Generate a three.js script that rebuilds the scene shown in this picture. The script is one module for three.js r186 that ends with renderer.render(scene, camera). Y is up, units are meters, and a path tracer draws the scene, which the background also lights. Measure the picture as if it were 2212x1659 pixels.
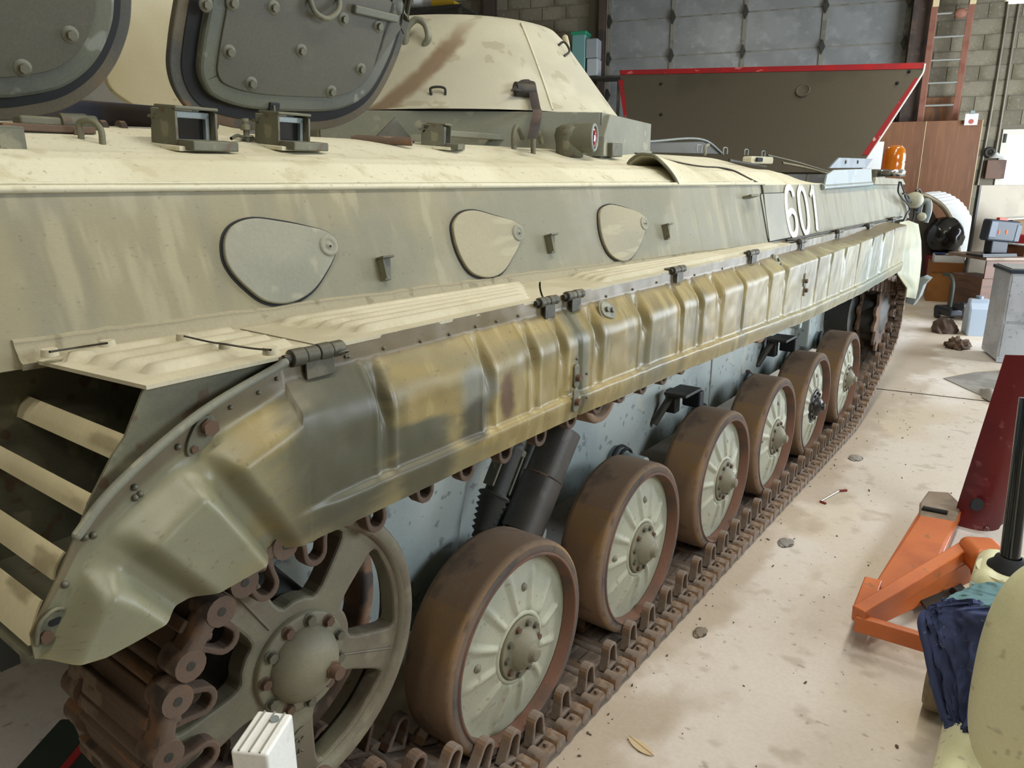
import * as THREE from 'three';
import { mergeGeometries, mergeVertices } from 'three/addons/utils/BufferGeometryUtils.js';
import { RoundedBoxGeometry } from 'three/addons/geometries/RoundedBoxGeometry.js';
import { RectAreaLightUniformsLib } from 'three/addons/lights/RectAreaLightUniformsLib.js';

// ------------------------------------------------------------------ camera
// World axes: x = towards the vehicle's nose, y = up, z = towards the aisle on the vehicle's right side. Metres.
const FW = 2212, FH = 1659, FOCAL = 1586.8;
const YAW = 0.646856, PITCH = 0.268285, ROLL = -0.002352;
const EYE = new THREE.Vector3(-1.39657, 1.57188, 2.36394);
const head = new THREE.Vector3(Math.cos(YAW), 0, -Math.sin(YAW)), side = new THREE.Vector3(Math.sin(YAW), 0, Math.cos(YAW)), UP = new THREE.Vector3(0, 1, 0);
const FWD = head.clone().multiplyScalar(Math.cos(PITCH)).addScaledVector(UP, -Math.sin(PITCH));
const u0 = head.clone().multiplyScalar(Math.sin(PITCH)).addScaledVector(UP, Math.cos(PITCH));
const RGT = side.clone().multiplyScalar(Math.cos(ROLL)).addScaledVector(u0, Math.sin(ROLL));
const UPV = side.clone().multiplyScalar(-Math.sin(ROLL)).addScaledVector(u0, Math.cos(ROLL));
const scene = new THREE.Scene();
const camera = new THREE.PerspectiveCamera(2 * Math.atan(FH / 2 / FOCAL) * 180 / Math.PI, FW / FH, 0.05, 100);
camera.position.copy(EYE);
camera.quaternion.setFromRotationMatrix(new THREE.Matrix4().makeBasis(RGT, UPV, FWD.clone().negate()));
const renderer = new THREE.WebGLRenderer({ antialias: true });
renderer.toneMapping = THREE.LinearToneMapping;
renderer.toneMappingExposure = 1.0;
renderer.shadowMap.enabled = true;
scene.background = new THREE.Color(0.86, 0.93, 1.0);          // overcast sky, seen and entering only through the openings
scene.backgroundIntensity = 4.0;
RectAreaLightUniformsLib.init();

// ------------------------------------------------------------------ lights (daylight openings; the tube lamps carry their own light further down)
function areaLight(color, intensity, w, h, p, target) {
  const l = new THREE.RectAreaLight(color, intensity, w, h); l.position.set(...p); l.lookAt(...target); scene.add(l); return l;
}
const DAY = new THREE.Color(0.80, 0.90, 1.0), WARM = new THREE.Color(1.0, 0.94, 0.82);
areaLight(DAY, 15, 4.0, 2.8, [8.4, 1.6, 5.28], [8.4, 1.3, 0]);      // the open roller door in the right wall
areaLight(DAY, 11, 2.2, 1.1, [1.2, 2.5, 5.28], [1.2, 1.2, 0]);       // window in the right wall

// ------------------------------------------------------------------ helpers
const V = (x, y, z) => new THREE.Vector3(x, y, z);
const ray = (px, py) => FWD.clone().addScaledVector(RGT, (px - FW / 2) / FOCAL).addScaledVector(UPV, -(py - FH / 2) / FOCAL);
function at(px, py, k) {                                       // where the line of sight of a pixel meets a plane x=, y= or z=
  const d = ray(px, py), a = Object.keys(k)[0];
  return EYE.clone().addScaledVector(d, (k[a] - EYE[a]) / d[a]);
}
function hit(px, py, P, N) { const d = ray(px, py); return EYE.clone().addScaledVector(d, P.clone().sub(EYE).dot(N) / d.dot(N)); }
const clamp = (x, a = 0, b = 1) => Math.min(b, Math.max(a, x)), lerp = (a, b, t) => a + (b - a) * t;
const ss = (x, a, b) => { const t = clamp((x - a) / (b - a)); return t * t * (3 - 2 * t); };
const pw = (x, P) => { if (x <= P[0][0]) return P[0][1]; for (let i = 1; i < P.length; i++) if (x <= P[i][0]) return lerp(P[i - 1][1], P[i][1], (x - P[i - 1][0]) / (P[i][0] - P[i - 1][0])); return P[P.length - 1][1]; };
let seed = 12345; const rnd = () => { seed = (seed * 1664525 + 1013904223) % 4294967296; return seed / 4294967296; };
const HASH = new Float32Array(65536); for (let i = 0; i < 65536; i++) HASH[i] = rnd();
function vn(x, y, px, py, s) {                                 // tileable value noise
  const xf = Math.floor(x), yf = Math.floor(y), fx = x - xf, fy = y - yf;
  let x0 = xf % px, y0 = yf % py; if (x0 < 0) x0 += px; if (y0 < 0) y0 += py;
  const x1 = x0 + 1 === px ? 0 : x0 + 1, y1 = y0 + 1 === py ? 0 : y0 + 1, k = s * 977;
  const sx = fx * fx * (3 - 2 * fx), sy = fy * fy * (3 - 2 * fy);
  const a = HASH[(x0 * 157 + y0 * 3571 + k) & 65535], b = HASH[(x1 * 157 + y0 * 3571 + k) & 65535], c = HASH[(x0 * 157 + y1 * 3571 + k) & 65535], d = HASH[(x1 * 157 + y1 * 3571 + k) & 65535];
  const p = a + (b - a) * sx, q = c + (d - c) * sx; return p + (q - p) * sy;
}
function fbm(u, v, fx, fy, oct, s) { let a = 0, w = 0.5, t = 0; for (let i = 0; i < oct; i++) { a += w * vn(u * fx, v * fy, fx, fy, s + i * 7); t += w; w *= 0.5; fx *= 2; fy *= 2; } return a / t; }
const mix3 = (a, b, t) => [lerp(a[0], b[0], t), lerp(a[1], b[1], t), lerp(a[2], b[2], t)];
function tex(w, h, fn, srgb = true) {
  const d = new Uint8Array(w * h * 4);
  for (let j = 0; j < h; j++) for (let i = 0; i < w; i++) { const c = fn((i + .5) / w, (j + .5) / h), k = (j * w + i) * 4; d[k] = clamp(c[0], 0, 255); d[k + 1] = clamp(c[1], 0, 255); d[k + 2] = clamp(c[2], 0, 255); d[k + 3] = 255; }
  const t = new THREE.DataTexture(d, w, h, THREE.RGBAFormat); t.wrapS = t.wrapT = THREE.RepeatWrapping; t.magFilter = THREE.LinearFilter; t.minFilter = THREE.LinearMipmapLinearFilter; t.generateMipmaps = true;
  if (srgb) t.colorSpace = THREE.SRGBColorSpace; t.needsUpdate = true; return t;
}
const hexa = (h) => [(h >> 16) & 255, (h >> 8) & 255, h & 255];
const BUMP = tex(256, 256, (u, v) => { const n = fbm(u, v, 8, 8, 5, 3) * 255; return [n, n, n]; }, false);
function mat(c, rough = 0.7, metal = 0, o = {}) { return new THREE.MeshStandardMaterial({ color: c, roughness: rough, metalness: metal, ...o }); }
// mottled surface: a base colour with patches of other colours; repeats every metre of uv
function mottled(base, others, rough, o = {}, size = 384) {
  const b = hexa(base), t = tex(size, size, (u, v) => {
    let c = b.slice();
    for (const q of others) { const n = fbm(u, v, q.fx ?? q.f, q.fy ?? q.f, q.oct ?? 4, q.s); c = mix3(c, hexa(q.c), ss(n, q.a, q.b) * (q.k ?? 1)); }
    const g = (HASH[(Math.floor(u * size) * 73 + Math.floor(v * size) * 9151) & 65535] - .5) * (o.grain ?? 8);
    return [c[0] + g, c[1] + g, c[2] + g];
  });
  const { grain, metal, bump, ...rest } = o;
  return new THREE.MeshStandardMaterial({ map: t, roughness: rough, metalness: metal ?? 0, bumpMap: bump ? BUMP : null, bumpScale: bump ?? 0, ...rest });
}
function boxUV(g, s = 1) {                                     // uv in metres from the dominant direction of each face
  if (g.index) g = g.toNonIndexed();
  const p = g.attributes.position, uv = new Float32Array(p.count * 2), a = V(), b = V(), c = V(), n = V();
  for (let i = 0; i < p.count; i += 3) {
    a.fromBufferAttribute(p, i); b.fromBufferAttribute(p, i + 1); c.fromBufferAttribute(p, i + 2); n.copy(b).sub(a).cross(c.clone().sub(a));
    const X = Math.abs(n.x), Y = Math.abs(n.y), Z = Math.abs(n.z);
    for (let k = 0; k < 3; k++) { const q = [a, b, c][k]; const w = X > Y && X > Z ? [q.z, q.y] : Y > Z ? [q.x, q.z] : [q.x, q.y]; uv[(i + k) * 2] = w[0] * s; uv[(i + k) * 2 + 1] = w[1] * s; }
  }
  g.setAttribute('uv', new THREE.BufferAttribute(uv, 2)); return g;
}
const strip = (g) => { g = g.index ? g.toNonIndexed() : g; for (const k of Object.keys(g.attributes)) if (k !== 'position' && k !== 'normal' && k !== 'uv') g.deleteAttribute(k); if (!g.attributes.normal) g.computeVertexNormals(); if (!g.attributes.uv) g.setAttribute('uv', new THREE.BufferAttribute(new Float32Array(g.attributes.position.count * 2), 2)); return g; };
const merge = (...gs) => mergeGeometries(gs.flat(9).map(strip));
const taken = {};
function numbered(n) { taken[n] = (taken[n] ?? -1) + 1; return taken[n] ? n + '_' + String(taken[n]).padStart(3, '0') : n; }
function mesh(name, g, m, parent, uvs = 1) {
  if (Array.isArray(g)) g = merge(g);
  if (uvs) g = boxUV(g, uvs);
  const o = new THREE.Mesh(g, m); o.castShadow = o.receiveShadow = true; o.name = parent ? name : numbered(name); (parent ?? scene).add(o); return o;
}
function same(o, parent) { const c = o.clone(); parent.add(c); return c; }
function part(name, parent) { const g = new THREE.Group(); g.name = name; parent.add(g); return g; }
function thing(name, label, category, p = [0, 0, 0], turn = 0, group) {
  const g = new THREE.Group(); g.name = numbered(name); g.position.set(...p); g.rotation.y = turn; g.userData = { label, category }; if (group) g.userData.group = group; scene.add(g); return g;
}
function tag(o, label, category, group) { o.userData = { label, category }; if (group) o.userData.group = group; return o; }
function struct(o, label) { o.userData = { kind: 'structure', label, category: 'structure' }; return o; }
// geometry makers
const box = (x, y, z, w, h, d, r = 0) => (r ? new RoundedBoxGeometry(w, h, d, 2, Math.min(r, w / 2.01, h / 2.01, d / 2.01)) : new THREE.BoxGeometry(w, h, d)).translate(x, y, z);
function rod(a, b, r, r2 = r, seg = 12) {
  const d = b.clone().sub(a), g = new THREE.CylinderGeometry(r2, r, d.length(), seg); g.translate(0, d.length() / 2, 0);
  g.applyQuaternion(new THREE.Quaternion().setFromUnitVectors(UP, d.clone().normalize())); return g.translate(a.x, a.y, a.z);
}
const tube = (pts, r, seg = 8, n = 0, closed = false) => new THREE.TubeGeometry(new THREE.CatmullRomCurve3(pts, closed, 'centripetal'), n || pts.length * 6, r, seg, closed);
const capTube = (pts, r, seg = 8, n = 0) => [tube(pts, r, seg, n), new THREE.SphereGeometry(r, seg, 6).translate(...pts[0].toArray()), new THREE.SphereGeometry(r, seg, 6).translate(...pts[pts.length - 1].toArray())];
const lathe = (P, seg = 32) => new THREE.LatheGeometry(P.map(([r, y]) => new THREE.Vector2(r, y)), seg);
const latheZ = (P, seg = 32) => lathe(P, seg).rotateX(Math.PI / 2);   // axis along z
function shape(pts, holes = []) { const s = new THREE.Shape(pts.map(([x, y]) => new THREE.Vector2(x, y))); for (const h of holes) s.holes.push(new THREE.Path(h.map(([x, y]) => new THREE.Vector2(x, y)))); return s; }
const ext = (pts, depth, bevel = 0, holes = []) => new THREE.ExtrudeGeometry(shape(pts, holes), { depth: Math.max(depth - 2 * bevel, 1e-4), bevelEnabled: bevel > 0, bevelSize: bevel, bevelThickness: bevel, bevelSegments: 2, steps: 1, bevelOffset: -bevel }).translate(0, 0, bevel);
const smooth2 = (pts, n = 64) => new THREE.CatmullRomCurve3(pts.map(([x, y]) => V(x, y, 0)), true, 'centripetal').getPoints(n).slice(0, -1).map((p) => [p.x, p.y]);
const arc = (cx, cy, r, a0, a1, n = 12) => Array.from({ length: n + 1 }, (_, i) => { const a = lerp(a0, a1, i / n); return [cx + r * Math.cos(a), cy + r * Math.sin(a)]; });
const rrect = (x0, y0, x1, y1, r, n = 6) => [...arc(x1 - r, y0 + r, r, -Math.PI / 2, 0, n), ...arc(x1 - r, y1 - r, r, 0, Math.PI / 2, n), ...arc(x0 + r, y1 - r, r, Math.PI / 2, Math.PI, n), ...arc(x0 + r, y0 + r, r, Math.PI, 1.5 * Math.PI, n)];
// sheet metal: surface f(u,v) with a thickness behind it; keeps uv = (u,v)
function slab(nu, nv, f, t, uvf) {
  const P = [], uv = [], id = [], N = (nu + 1) * (nv + 1), pt = [];
  for (let j = 0; j <= nv; j++) for (let i = 0; i <= nu; i++) pt.push(f(i / nu, j / nv));
  const g0 = new THREE.BufferGeometry(); const ix = [];
  const at2 = (i, j) => j * (nu + 1) + i;
  for (let j = 0; j < nv; j++) for (let i = 0; i < nu; i++) { ix.push(at2(i, j), at2(i + 1, j), at2(i + 1, j + 1), at2(i, j), at2(i + 1, j + 1), at2(i, j + 1)); }
  g0.setAttribute('position', new THREE.Float32BufferAttribute(pt.flatMap((q) => [q.x, q.y, q.z]), 3)); g0.setIndex(ix); g0.computeVertexNormals();
  const UV = []; for (let j = 0; j <= nv; j++) for (let i = 0; i <= nu; i++) UV.push(...(uvf ? uvf(pt[at2(i, j)], i / nu, j / nv) : [i / nu, j / nv]));
  g0.setAttribute('uv', new THREE.Float32BufferAttribute(UV, 2));
  if (!t) return g0;
  const nn = g0.attributes.normal, g1 = g0.clone(), p1 = g1.attributes.position;
  for (let k = 0; k < N; k++) p1.setXYZ(k, pt[k].x - nn.getX(k) * t, pt[k].y - nn.getY(k) * t, pt[k].z - nn.getZ(k) * t);
  const r = []; for (let k = 0; k < ix.length; k += 3) r.push(ix[k], ix[k + 2], ix[k + 1]); g1.setIndex(r); g1.computeVertexNormals();
  const ring = []; for (let i = 0; i < nu; i++) ring.push(at2(i, 0)); for (let j = 0; j < nv; j++) ring.push(at2(nu, j)); for (let i = nu; i > 0; i--) ring.push(at2(i, nv)); for (let j = nv; j > 0; j--) ring.push(at2(0, j));
  const sp = [], su = [], si = [];
  for (let k = 0; k < ring.length; k++) {
    const a = ring[k], b = ring[(k + 1) % ring.length], o = sp.length / 3;
    sp.push(pt[a].x, pt[a].y, pt[a].z, pt[b].x, pt[b].y, pt[b].z, p1.getX(b), p1.getY(b), p1.getZ(b), p1.getX(a), p1.getY(a), p1.getZ(a));
    for (const q of [a, b, b, a]) su.push(UV[q * 2], UV[q * 2 + 1]); si.push(o, o + 2, o + 1, o, o + 3, o + 2);
  }
  const g2 = new THREE.BufferGeometry(); g2.setAttribute('position', new THREE.Float32BufferAttribute(sp, 3)); g2.setAttribute('uv', new THREE.Float32BufferAttribute(su, 2)); g2.setIndex(si); g2.computeVertexNormals();
  return mergeGeometries([g0, g1, g2].map((g) => g.toNonIndexed()));
}
// a flat frame in space: e1, e2 in the plane, n out of it
function frame(O, e1, e2h) {
  const a = e1.clone().normalize(), n = a.clone().cross(e2h).normalize(), b = n.clone().cross(a);
  const M = new THREE.Matrix4().makeBasis(a, b, n).setPosition(O);
  return { O, a, b, n, M, q: (px, py) => { const p = hit(px, py, O, n).sub(O); return [p.dot(a), p.dot(b)]; }, put: (g) => g.applyMatrix4(M), pt: (x, y, z = 0) => O.clone().addScaledVector(a, x).addScaledVector(b, y).addScaledVector(n, z) };
}
function hexBolt(r, h) { const g = new THREE.CylinderGeometry(r, r, h, 6); return g.rotateX(Math.PI / 2).translate(0, 0, h / 2); }   // along +z
const along = (g, p, n) => { g = g.clone(); g.applyQuaternion(new THREE.Quaternion().setFromUnitVectors(V(0, 0, 1), n.clone().normalize())); return g.translate(p.x, p.y, p.z); };
// ------------------------------------------------------------------ materials
const M = {};
M.roof = mottled(0xd2ceb6, [{ f: 3, a: .55, b: .75, c: 0xc2bda2, s: 11, k: .8 }, { f: 24, a: .58, b: .82, c: 0xb0a888, s: 21, k: .5 }, { f: 120, a: .80, b: .86, c: 0x8d8468, s: 31, k: .5, oct: 2 }], .72, { bump: .0016, grain: 7 });
M.turret = mottled(0xc0b89a, [{ f: 3, a: .5, b: .75, c: 0xb3aa88, s: 12, k: .8 }, { f: 14, a: .72, b: .76, c: 0x97917a, s: 22, k: .55, oct: 3 }], .62, { grain: 6 });
M.fender = mottled(0xbcb69e, [{ f: 4, a: .42, b: .8, c: 0x9c957a, s: 13, k: .8 }, { f: 18, a: .55, b: .8, c: 0xc9c2a8, s: 23, k: .6 }, { f: 9, a: .55, b: .8, c: 0xa9a288, s: 33, k: .6 }], .75, { bump: .0015 });
M.olive = mottled(0x6b6a56, [{ f: 5, a: .4, b: .8, c: 0x56574a, s: 14 }, { f: 22, a: .64, b: .74, c: 0x84816a, s: 24, k: .7 }, { f: 40, a: .74, b: .8, c: 0x5a4232, s: 34, k: .6, oct: 2 }], .62, { bump: .002 });
M.greygreen = mottled(0x7c7d6e, [{ f: 4, a: .4, b: .8, c: 0x6a6c61, s: 15 }, { f: 18, a: .66, b: .76, c: 0x9a9882, s: 25, k: .7 }], .6, { bump: .0015 });
M.hatchDark = mottled(0x48463a, [{ f: 4, a: .4, b: .8, c: 0x403f37, s: 16 }, { f: 18, a: .62, b: .85, c: 0x524f43, s: 26, k: .5 }], .55, { bump: .0008 });
M.hatchBand = mottled(0x585a4c, [{ f: 5, a: .4, b: .8, c: 0x4d5049, s: 17 }, { f: 20, a: .7, b: .76, c: 0x7d8078, s: 27, k: .7 }], .45, { bump: .001 });
M.hatchRim = mottled(0x5d5647, [{ f: 6, a: .5, b: .66, c: 0x4a4a46, s: 18 }, { f: 16, a: .6, b: .7, c: 0x6f563f, s: 28, k: .8 }], .8, { bump: .003 });
M.rubberAndGap = mat(0x17181c, .75);  // also used for black stand-ins where gaps and hollows are dark
M.tyre = mottled(0x88705a, [{ fx: 4, fy: 6, a: .4, b: .75, c: 0x96764f, s: 19 }, { f: 12, a: .6, b: .8, c: 0x5f5247, s: 29, k: .7 }, { f: 40, a: .68, b: .76, c: 0x8a7a68, s: 39, k: .5 }], .9, { bump: .0015 });
M.tyreSide = mottled(0x595049, [{ f: 6, a: .45, b: .65, c: 0x6b5a4c, s: 20 }, { f: 20, a: .6, b: .75, c: 0x484440, s: 30, k: .8 }], .9, { bump: .0015 });
M.disc = mottled(0xa6a692, [{ f: 6, a: .45, b: .7, c: 0x979984, s: 41 }, { f: 20, a: .64, b: .74, c: 0xa09c86, s: 42, k: .6 }, { f: 70, a: .78, b: .86, c: 0x7a6c58, s: 43, k: .4, oct: 2 }], .62, { bump: .0012 });
M.rimlip = mottled(0x6f4f40, [{ f: 8, a: .5, b: .7, c: 0x594a42, s: 44 }], .8);
M.hub = mottled(0x74705c, [{ f: 5, a: .42, b: .78, c: 0x63594a, s: 45 }, { f: 24, a: .5, b: .85, c: 0x858069, s: 46, k: .6 }], .6, { bump: .0015 });
M.grease = mat(0x26231f, .35, .2);
M.rust = mottled(0x5f4e41, [{ f: 8, a: .45, b: .65, c: 0x75573f, s: 47 }, { f: 24, a: .6, b: .72, c: 0x8a7a68, s: 48, k: .6 }, { f: 12, a: .62, b: .75, c: 0x433a35, s: 49 }], .85, { bump: .003 });
M.trackDust = mottled(0x7a6c60, [{ f: 8, a: .45, b: .65, c: 0x76593f, s: 50 }, { f: 24, a: .56, b: .7, c: 0x8d8175, s: 51, k: .8 }, { f: 12, a: .62, b: .75, c: 0x4b423c, s: 52 }], .9, { bump: .003 });
M.boltRust = mat(0x5f4a3b, .75, .2); M.bolt = mat(0x5f5e50, .5, .3);
M.lower = mottled(0xa3aba6, [{ f: 4, a: .45, b: .7, c: 0x8f9a98, s: 53 }, { f: 40, a: .66, b: .76, c: 0x666c6c, s: 54, k: .7, oct: 3 }, { f: 10, a: .64, b: .76, c: 0xb5b4a4, s: 55, k: .6 }], .6, { bump: .002 });
M.under = mat(0x3a3c38, .9);
M.dark = mat(0x16150f, .9);
M.darkSteel = mottled(0x34342f, [{ f: 8, a: .5, b: .7, c: 0x4d463c, s: 56 }], .6, { metal: .2 });
M.pipe = mottled(0x55504a, [{ f: 6, a: .5, b: .7, c: 0x46423e, s: 57 }, { f: 20, a: .64, b: .74, c: 0x6b655c, s: 58, k: .6 }], .5, { metal: .2, bump: .001 });
M.fillet = mottled(0x979078, [{ f: 5, a: .4, b: .75, c: 0x837e68, s: 64 }, { f: 40, a: .66, b: .8, c: 0x6d6750, s: 65, k: .6 }], .75, { bump: .003 });
M.white = mottled(0xe4e5e2, [{ f: 14, a: .62, b: .72, c: 0xc9cac6, s: 59, k: .7 }], .55);
M.slat = mottled(0xcfc6a4, [{ f: 5, a: .5, b: .7, c: 0xbdb492, s: 60 }, { fx: 40, fy: 6, a: .66, b: .74, c: 0x857b5e, s: 61, k: .6 }], .7);
M.bluegrey = mottled(0x87908f, [{ f: 6, a: .45, b: .7, c: 0x78848a, s: 62 }, { f: 24, a: .66, b: .74, c: 0x9aa19c, s: 63, k: .7 }], .45, { metal: .15 });
M.glassDark = new THREE.MeshPhysicalMaterial({ color: 0x1a1c20, roughness: .12, clearcoat: 1 });
// painted side armour: one sheet over the whole length, x -1.1..5.3, y 1.30..1.56; streaks run down the plate, darker overspray rings stand round the ports
const SX0 = -1.1, SX1 = 5.3, SY0 = 1.295, SY1 = 1.565;
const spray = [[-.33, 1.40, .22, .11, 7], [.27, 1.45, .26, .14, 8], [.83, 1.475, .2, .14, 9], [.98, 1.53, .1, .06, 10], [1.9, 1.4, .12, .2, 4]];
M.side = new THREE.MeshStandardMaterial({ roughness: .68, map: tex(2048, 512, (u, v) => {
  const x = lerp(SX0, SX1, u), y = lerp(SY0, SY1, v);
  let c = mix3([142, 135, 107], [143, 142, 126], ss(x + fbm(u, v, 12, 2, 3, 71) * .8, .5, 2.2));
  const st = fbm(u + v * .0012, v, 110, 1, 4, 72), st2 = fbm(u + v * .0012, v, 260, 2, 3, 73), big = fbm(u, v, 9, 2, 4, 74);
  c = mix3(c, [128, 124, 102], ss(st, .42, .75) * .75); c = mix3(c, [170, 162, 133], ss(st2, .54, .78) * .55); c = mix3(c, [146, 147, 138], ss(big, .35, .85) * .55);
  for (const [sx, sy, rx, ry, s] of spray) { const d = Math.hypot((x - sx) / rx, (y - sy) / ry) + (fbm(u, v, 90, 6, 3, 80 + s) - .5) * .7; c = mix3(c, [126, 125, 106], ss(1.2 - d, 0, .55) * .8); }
  if (x > 3.15 && x < 4.15) c = mix3(c, [120, 140, 132], ss(y + (fbm(u, v, 100, 6, 3, 90) - .5) * .03, 1.515, 1.53) * .8);
  c = mix3(c, [92, 88, 72], ss(fbm(u, v, 900, 38, 2, 91), .82, .9) * .35);
  const g = (HASH[(Math.floor(u * 2048) * 73 + Math.floor(v * 512) * 9151) & 65535] - .5) * 8; return [c[0] + g, c[1] + g, c[2] + g];
}), bumpMap: BUMP, bumpScale: .0006 });
// skirt paint: x -1.2..4.4, v from top edge to bottom edge
const KX0 = -1.2, KX1 = 4.4;
const kpatch = [[-.66, .5, .14, .8, [70, 70, 56]], [-1.0, .6, .25, .9, [122, 123, 102]], [-.46, .85, .08, .3, [74, 72, 56]], [-.29, .47, .07, .22, [122, 124, 116]], [-.3, .68, .06, .16, [62, 60, 48]], [-.2, .6, .03, .2, [84, 60, 40]], [.1, .5, .035, .5, [92, 92, 74]], [-.52, .62, .16, .1, [76, 76, 60]], [.5, .75, .1, .3, [106, 102, 78]], [1.2, .8, .06, .5, [120, 112, 82]], [3.4, .7, .4, .8, [112, 120, 100]]];
M.skirt = new THREE.MeshStandardMaterial({ roughness: .4, map: tex(2048, 512, (u, v) => {
  const x = lerp(KX0, KX1, u), st = fbm(u, v, 90, 2, 4, 101), st2 = fbm(u, v, 220, 4, 3, 102), big = fbm(u, v, 10, 3, 4, 103);
  let c = mix3([140, 124, 78], [142, 139, 106], ss(x, .8, 2.4));
  c = mix3(c, [106, 98, 66], ss(st, .48, .72) * .7); c = mix3(c, [162, 148, 100], ss(st2, .56, .72) * .6); c = mix3(c, [116, 110, 84], ss(big, .52, .7) * .6);
  for (const [sx, sv, rx, rv, k] of kpatch) { const d = Math.hypot((x - sx) / rx, (v - sv) / rv) + (fbm(u, v, 70, 10, 4, 110) - .5) * .7; c = mix3(c, k, ss(1.15 - d, 0, .62) * .88); }
  c = mix3(c, [104, 93, 72], ss(.16 - v + (fbm(u, v, 80, 6, 3, 111) - .5) * .08, 0, .05) * .75);
  c = mix3(c, [88, 70, 48], ss(fbm(u, v, 700, 40, 3, 112), .74, .86) * .4);
  const g = (HASH[(Math.floor(u * 2048) * 73 + Math.floor(v * 512) * 9151) & 65535] - .5) * 7; return [c[0] + g, c[1] + g, c[2] + g];
}), bumpMap: BUMP, bumpScale: .0006 });

// ------------------------------------------------------------------ the tracked vehicle
const VE = thing('armoured_vehicle', 'tan and olive tracked armoured troop carrier painted 601 with open roof hatches', 'armoured vehicle');
const footZ = (x) => x < 1.78 ? 1.18 + .072 * x : 1.308;            // foot of the side armour
const weldY = (x) => pw(x, [[-1, 1.346], [.4, 1.336], [1.0, 1.329], [1.75, 1.318]]);
const sideZ = (x, y) => footZ(x) - .06 * (y - 1.335) / .222;
const CY = 1.557, FY = 1.308;
const NOSE = 4.95;
// lower hull
{
  const wallz = 1.05, yb = .47, pts = [[-.9, .62], [-.6, yb], [4.1, yb], [4.75, .80], [5.15, 1.12], [5.05, 1.3], [-1.0, 1.3]];
  mesh('hull_lower', ext(pts, wallz * 2, .004).translate(0, 0, -wallz), M.lower, VE);
  mesh('sponson', [box(2.05, 1.2, 0, 5.5, .2, 2.5)], M.under, VE);
  // long weld seam and plate edges on the lower side
  mesh('weld_seam', tube([V(-.2, .78, wallz + .002), V(1.2, .76, wallz + .002), V(3.6, .76, wallz + .002)], .006, 6, 40), M.lower, VE);
  mesh('weld_seam', rod(V(1.95, .48, wallz + .002), V(1.95, 1.0, wallz + .002), .004), M.lower, VE);
  mesh('weld_seam', rod(V(1.05, .76, wallz + .002), V(1.05, 1.0, wallz + .002), .004), M.lower, VE);
}
// upper sides and roof
const sideUV = (p) => [(p.x - SX0) / (SX1 - SX0), (p.y - SY0) / (SY1 - SY0)];
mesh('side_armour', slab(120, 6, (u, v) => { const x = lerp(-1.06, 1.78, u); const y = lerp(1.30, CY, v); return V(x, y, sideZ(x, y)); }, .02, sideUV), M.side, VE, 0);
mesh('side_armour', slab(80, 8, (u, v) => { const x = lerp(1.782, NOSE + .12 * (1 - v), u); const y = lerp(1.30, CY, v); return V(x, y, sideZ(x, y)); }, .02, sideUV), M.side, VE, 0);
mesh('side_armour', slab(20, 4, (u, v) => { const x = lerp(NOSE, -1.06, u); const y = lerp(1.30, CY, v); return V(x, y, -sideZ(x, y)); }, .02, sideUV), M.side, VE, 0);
// roof profile: crease, shoulder bend, rise to the hatch line, crown
const roofY = (x, q) => {                                      // q 0 at crease .. 1 at centre line
  const zc = footZ(x) - .06, z = zc * (1 - q), d = zc - z, k = 1 - ss(x, 2.35, 2.95);
  const y = d < .1 ? CY + .058 * d / .1 : d < .16 ? CY + .058 + .012 * ss(d, .1, .16) + .1 * (d - .1) * .2 : CY + .0712 + .066 * ss(d, .16, .5) + .004 * ss(d, .5, 1.1);
  return V(x, lerp(CY + .004, y, k), z);
};
mesh('roof_plate', slab(110, 60, (u, v) => { const q = v < .5 ? v * .5 : lerp(.25, 1, (v - .5) * 2); return roofY(lerp(-1.06, 2.95, u), q); }, .012, (p) => [p.x, p.z]), M.roof, VE, 0);
mesh('roof_plate', slab(30, 30, (u, v) => { const p = roofY(lerp(-1.06, 2.95, 1 - u), 1 - v); p.z *= -1; p.x = lerp(2.95, -1.06, u); return p; }, .012, (p) => [p.x, p.z]), M.roof, VE, 0);
mesh('roof_edge_bead', tube(Array.from({ length: 24 }, (_, i) => { const x = lerp(-1.06, 1.9, i / 23); return V(x, CY + .006, footZ(x) - .06 + .001); }), .0065, 8, 120), M.roof, VE);
mesh('roof_edge_bead', tube(Array.from({ length: 24 }, (_, i) => { const x = lerp(-1.06, 1.9, i / 23); const p = roofY(x, .022); return V(x, p.y + .001, p.z); }), .003, 6, 120), M.roof, VE);
// plate seam that climbs from the side over the roof
{
  const s = []; for (let i = 0; i <= 14; i++) { const q = i / 14 * .55; const p = roofY(1.86 - q * .9, q); s.push(p.add(V(0, .002, 0))); }
  mesh('plate_seam', tube([V(1.83, 1.32, sideZ(1.83, 1.32) + .002), V(1.845, 1.44, sideZ(1.845, 1.44) + .002), V(1.86, CY, footZ(1.86) - .057), ...s], .0045, 6, 60), M.darkSteel, VE);
}
// deck in front of the shoulder, nose plates
mesh('front_deck', slab(20, 10, (u, v) => V(lerp(2.9, NOSE, u), CY - .03 - .05 * u, lerp(1.235, -1.235, v)), .015, (p) => [p.x, p.z]), M.olive, VE, 0);
mesh('nose_plate', slab(10, 12, (u, v) => V(NOSE + .17 * Math.sin(v * 1.6) + .02, lerp(CY - .01, 1.10, v), lerp(1.24 + .05 * v, -1.24, u)), .02, (p) => [p.z, p.y]), M.greygreen, VE, 0);
mesh('rear_plate', box(-1.05, 1.2, 0, .03, .85, 2.06), M.under, VE);

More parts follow.
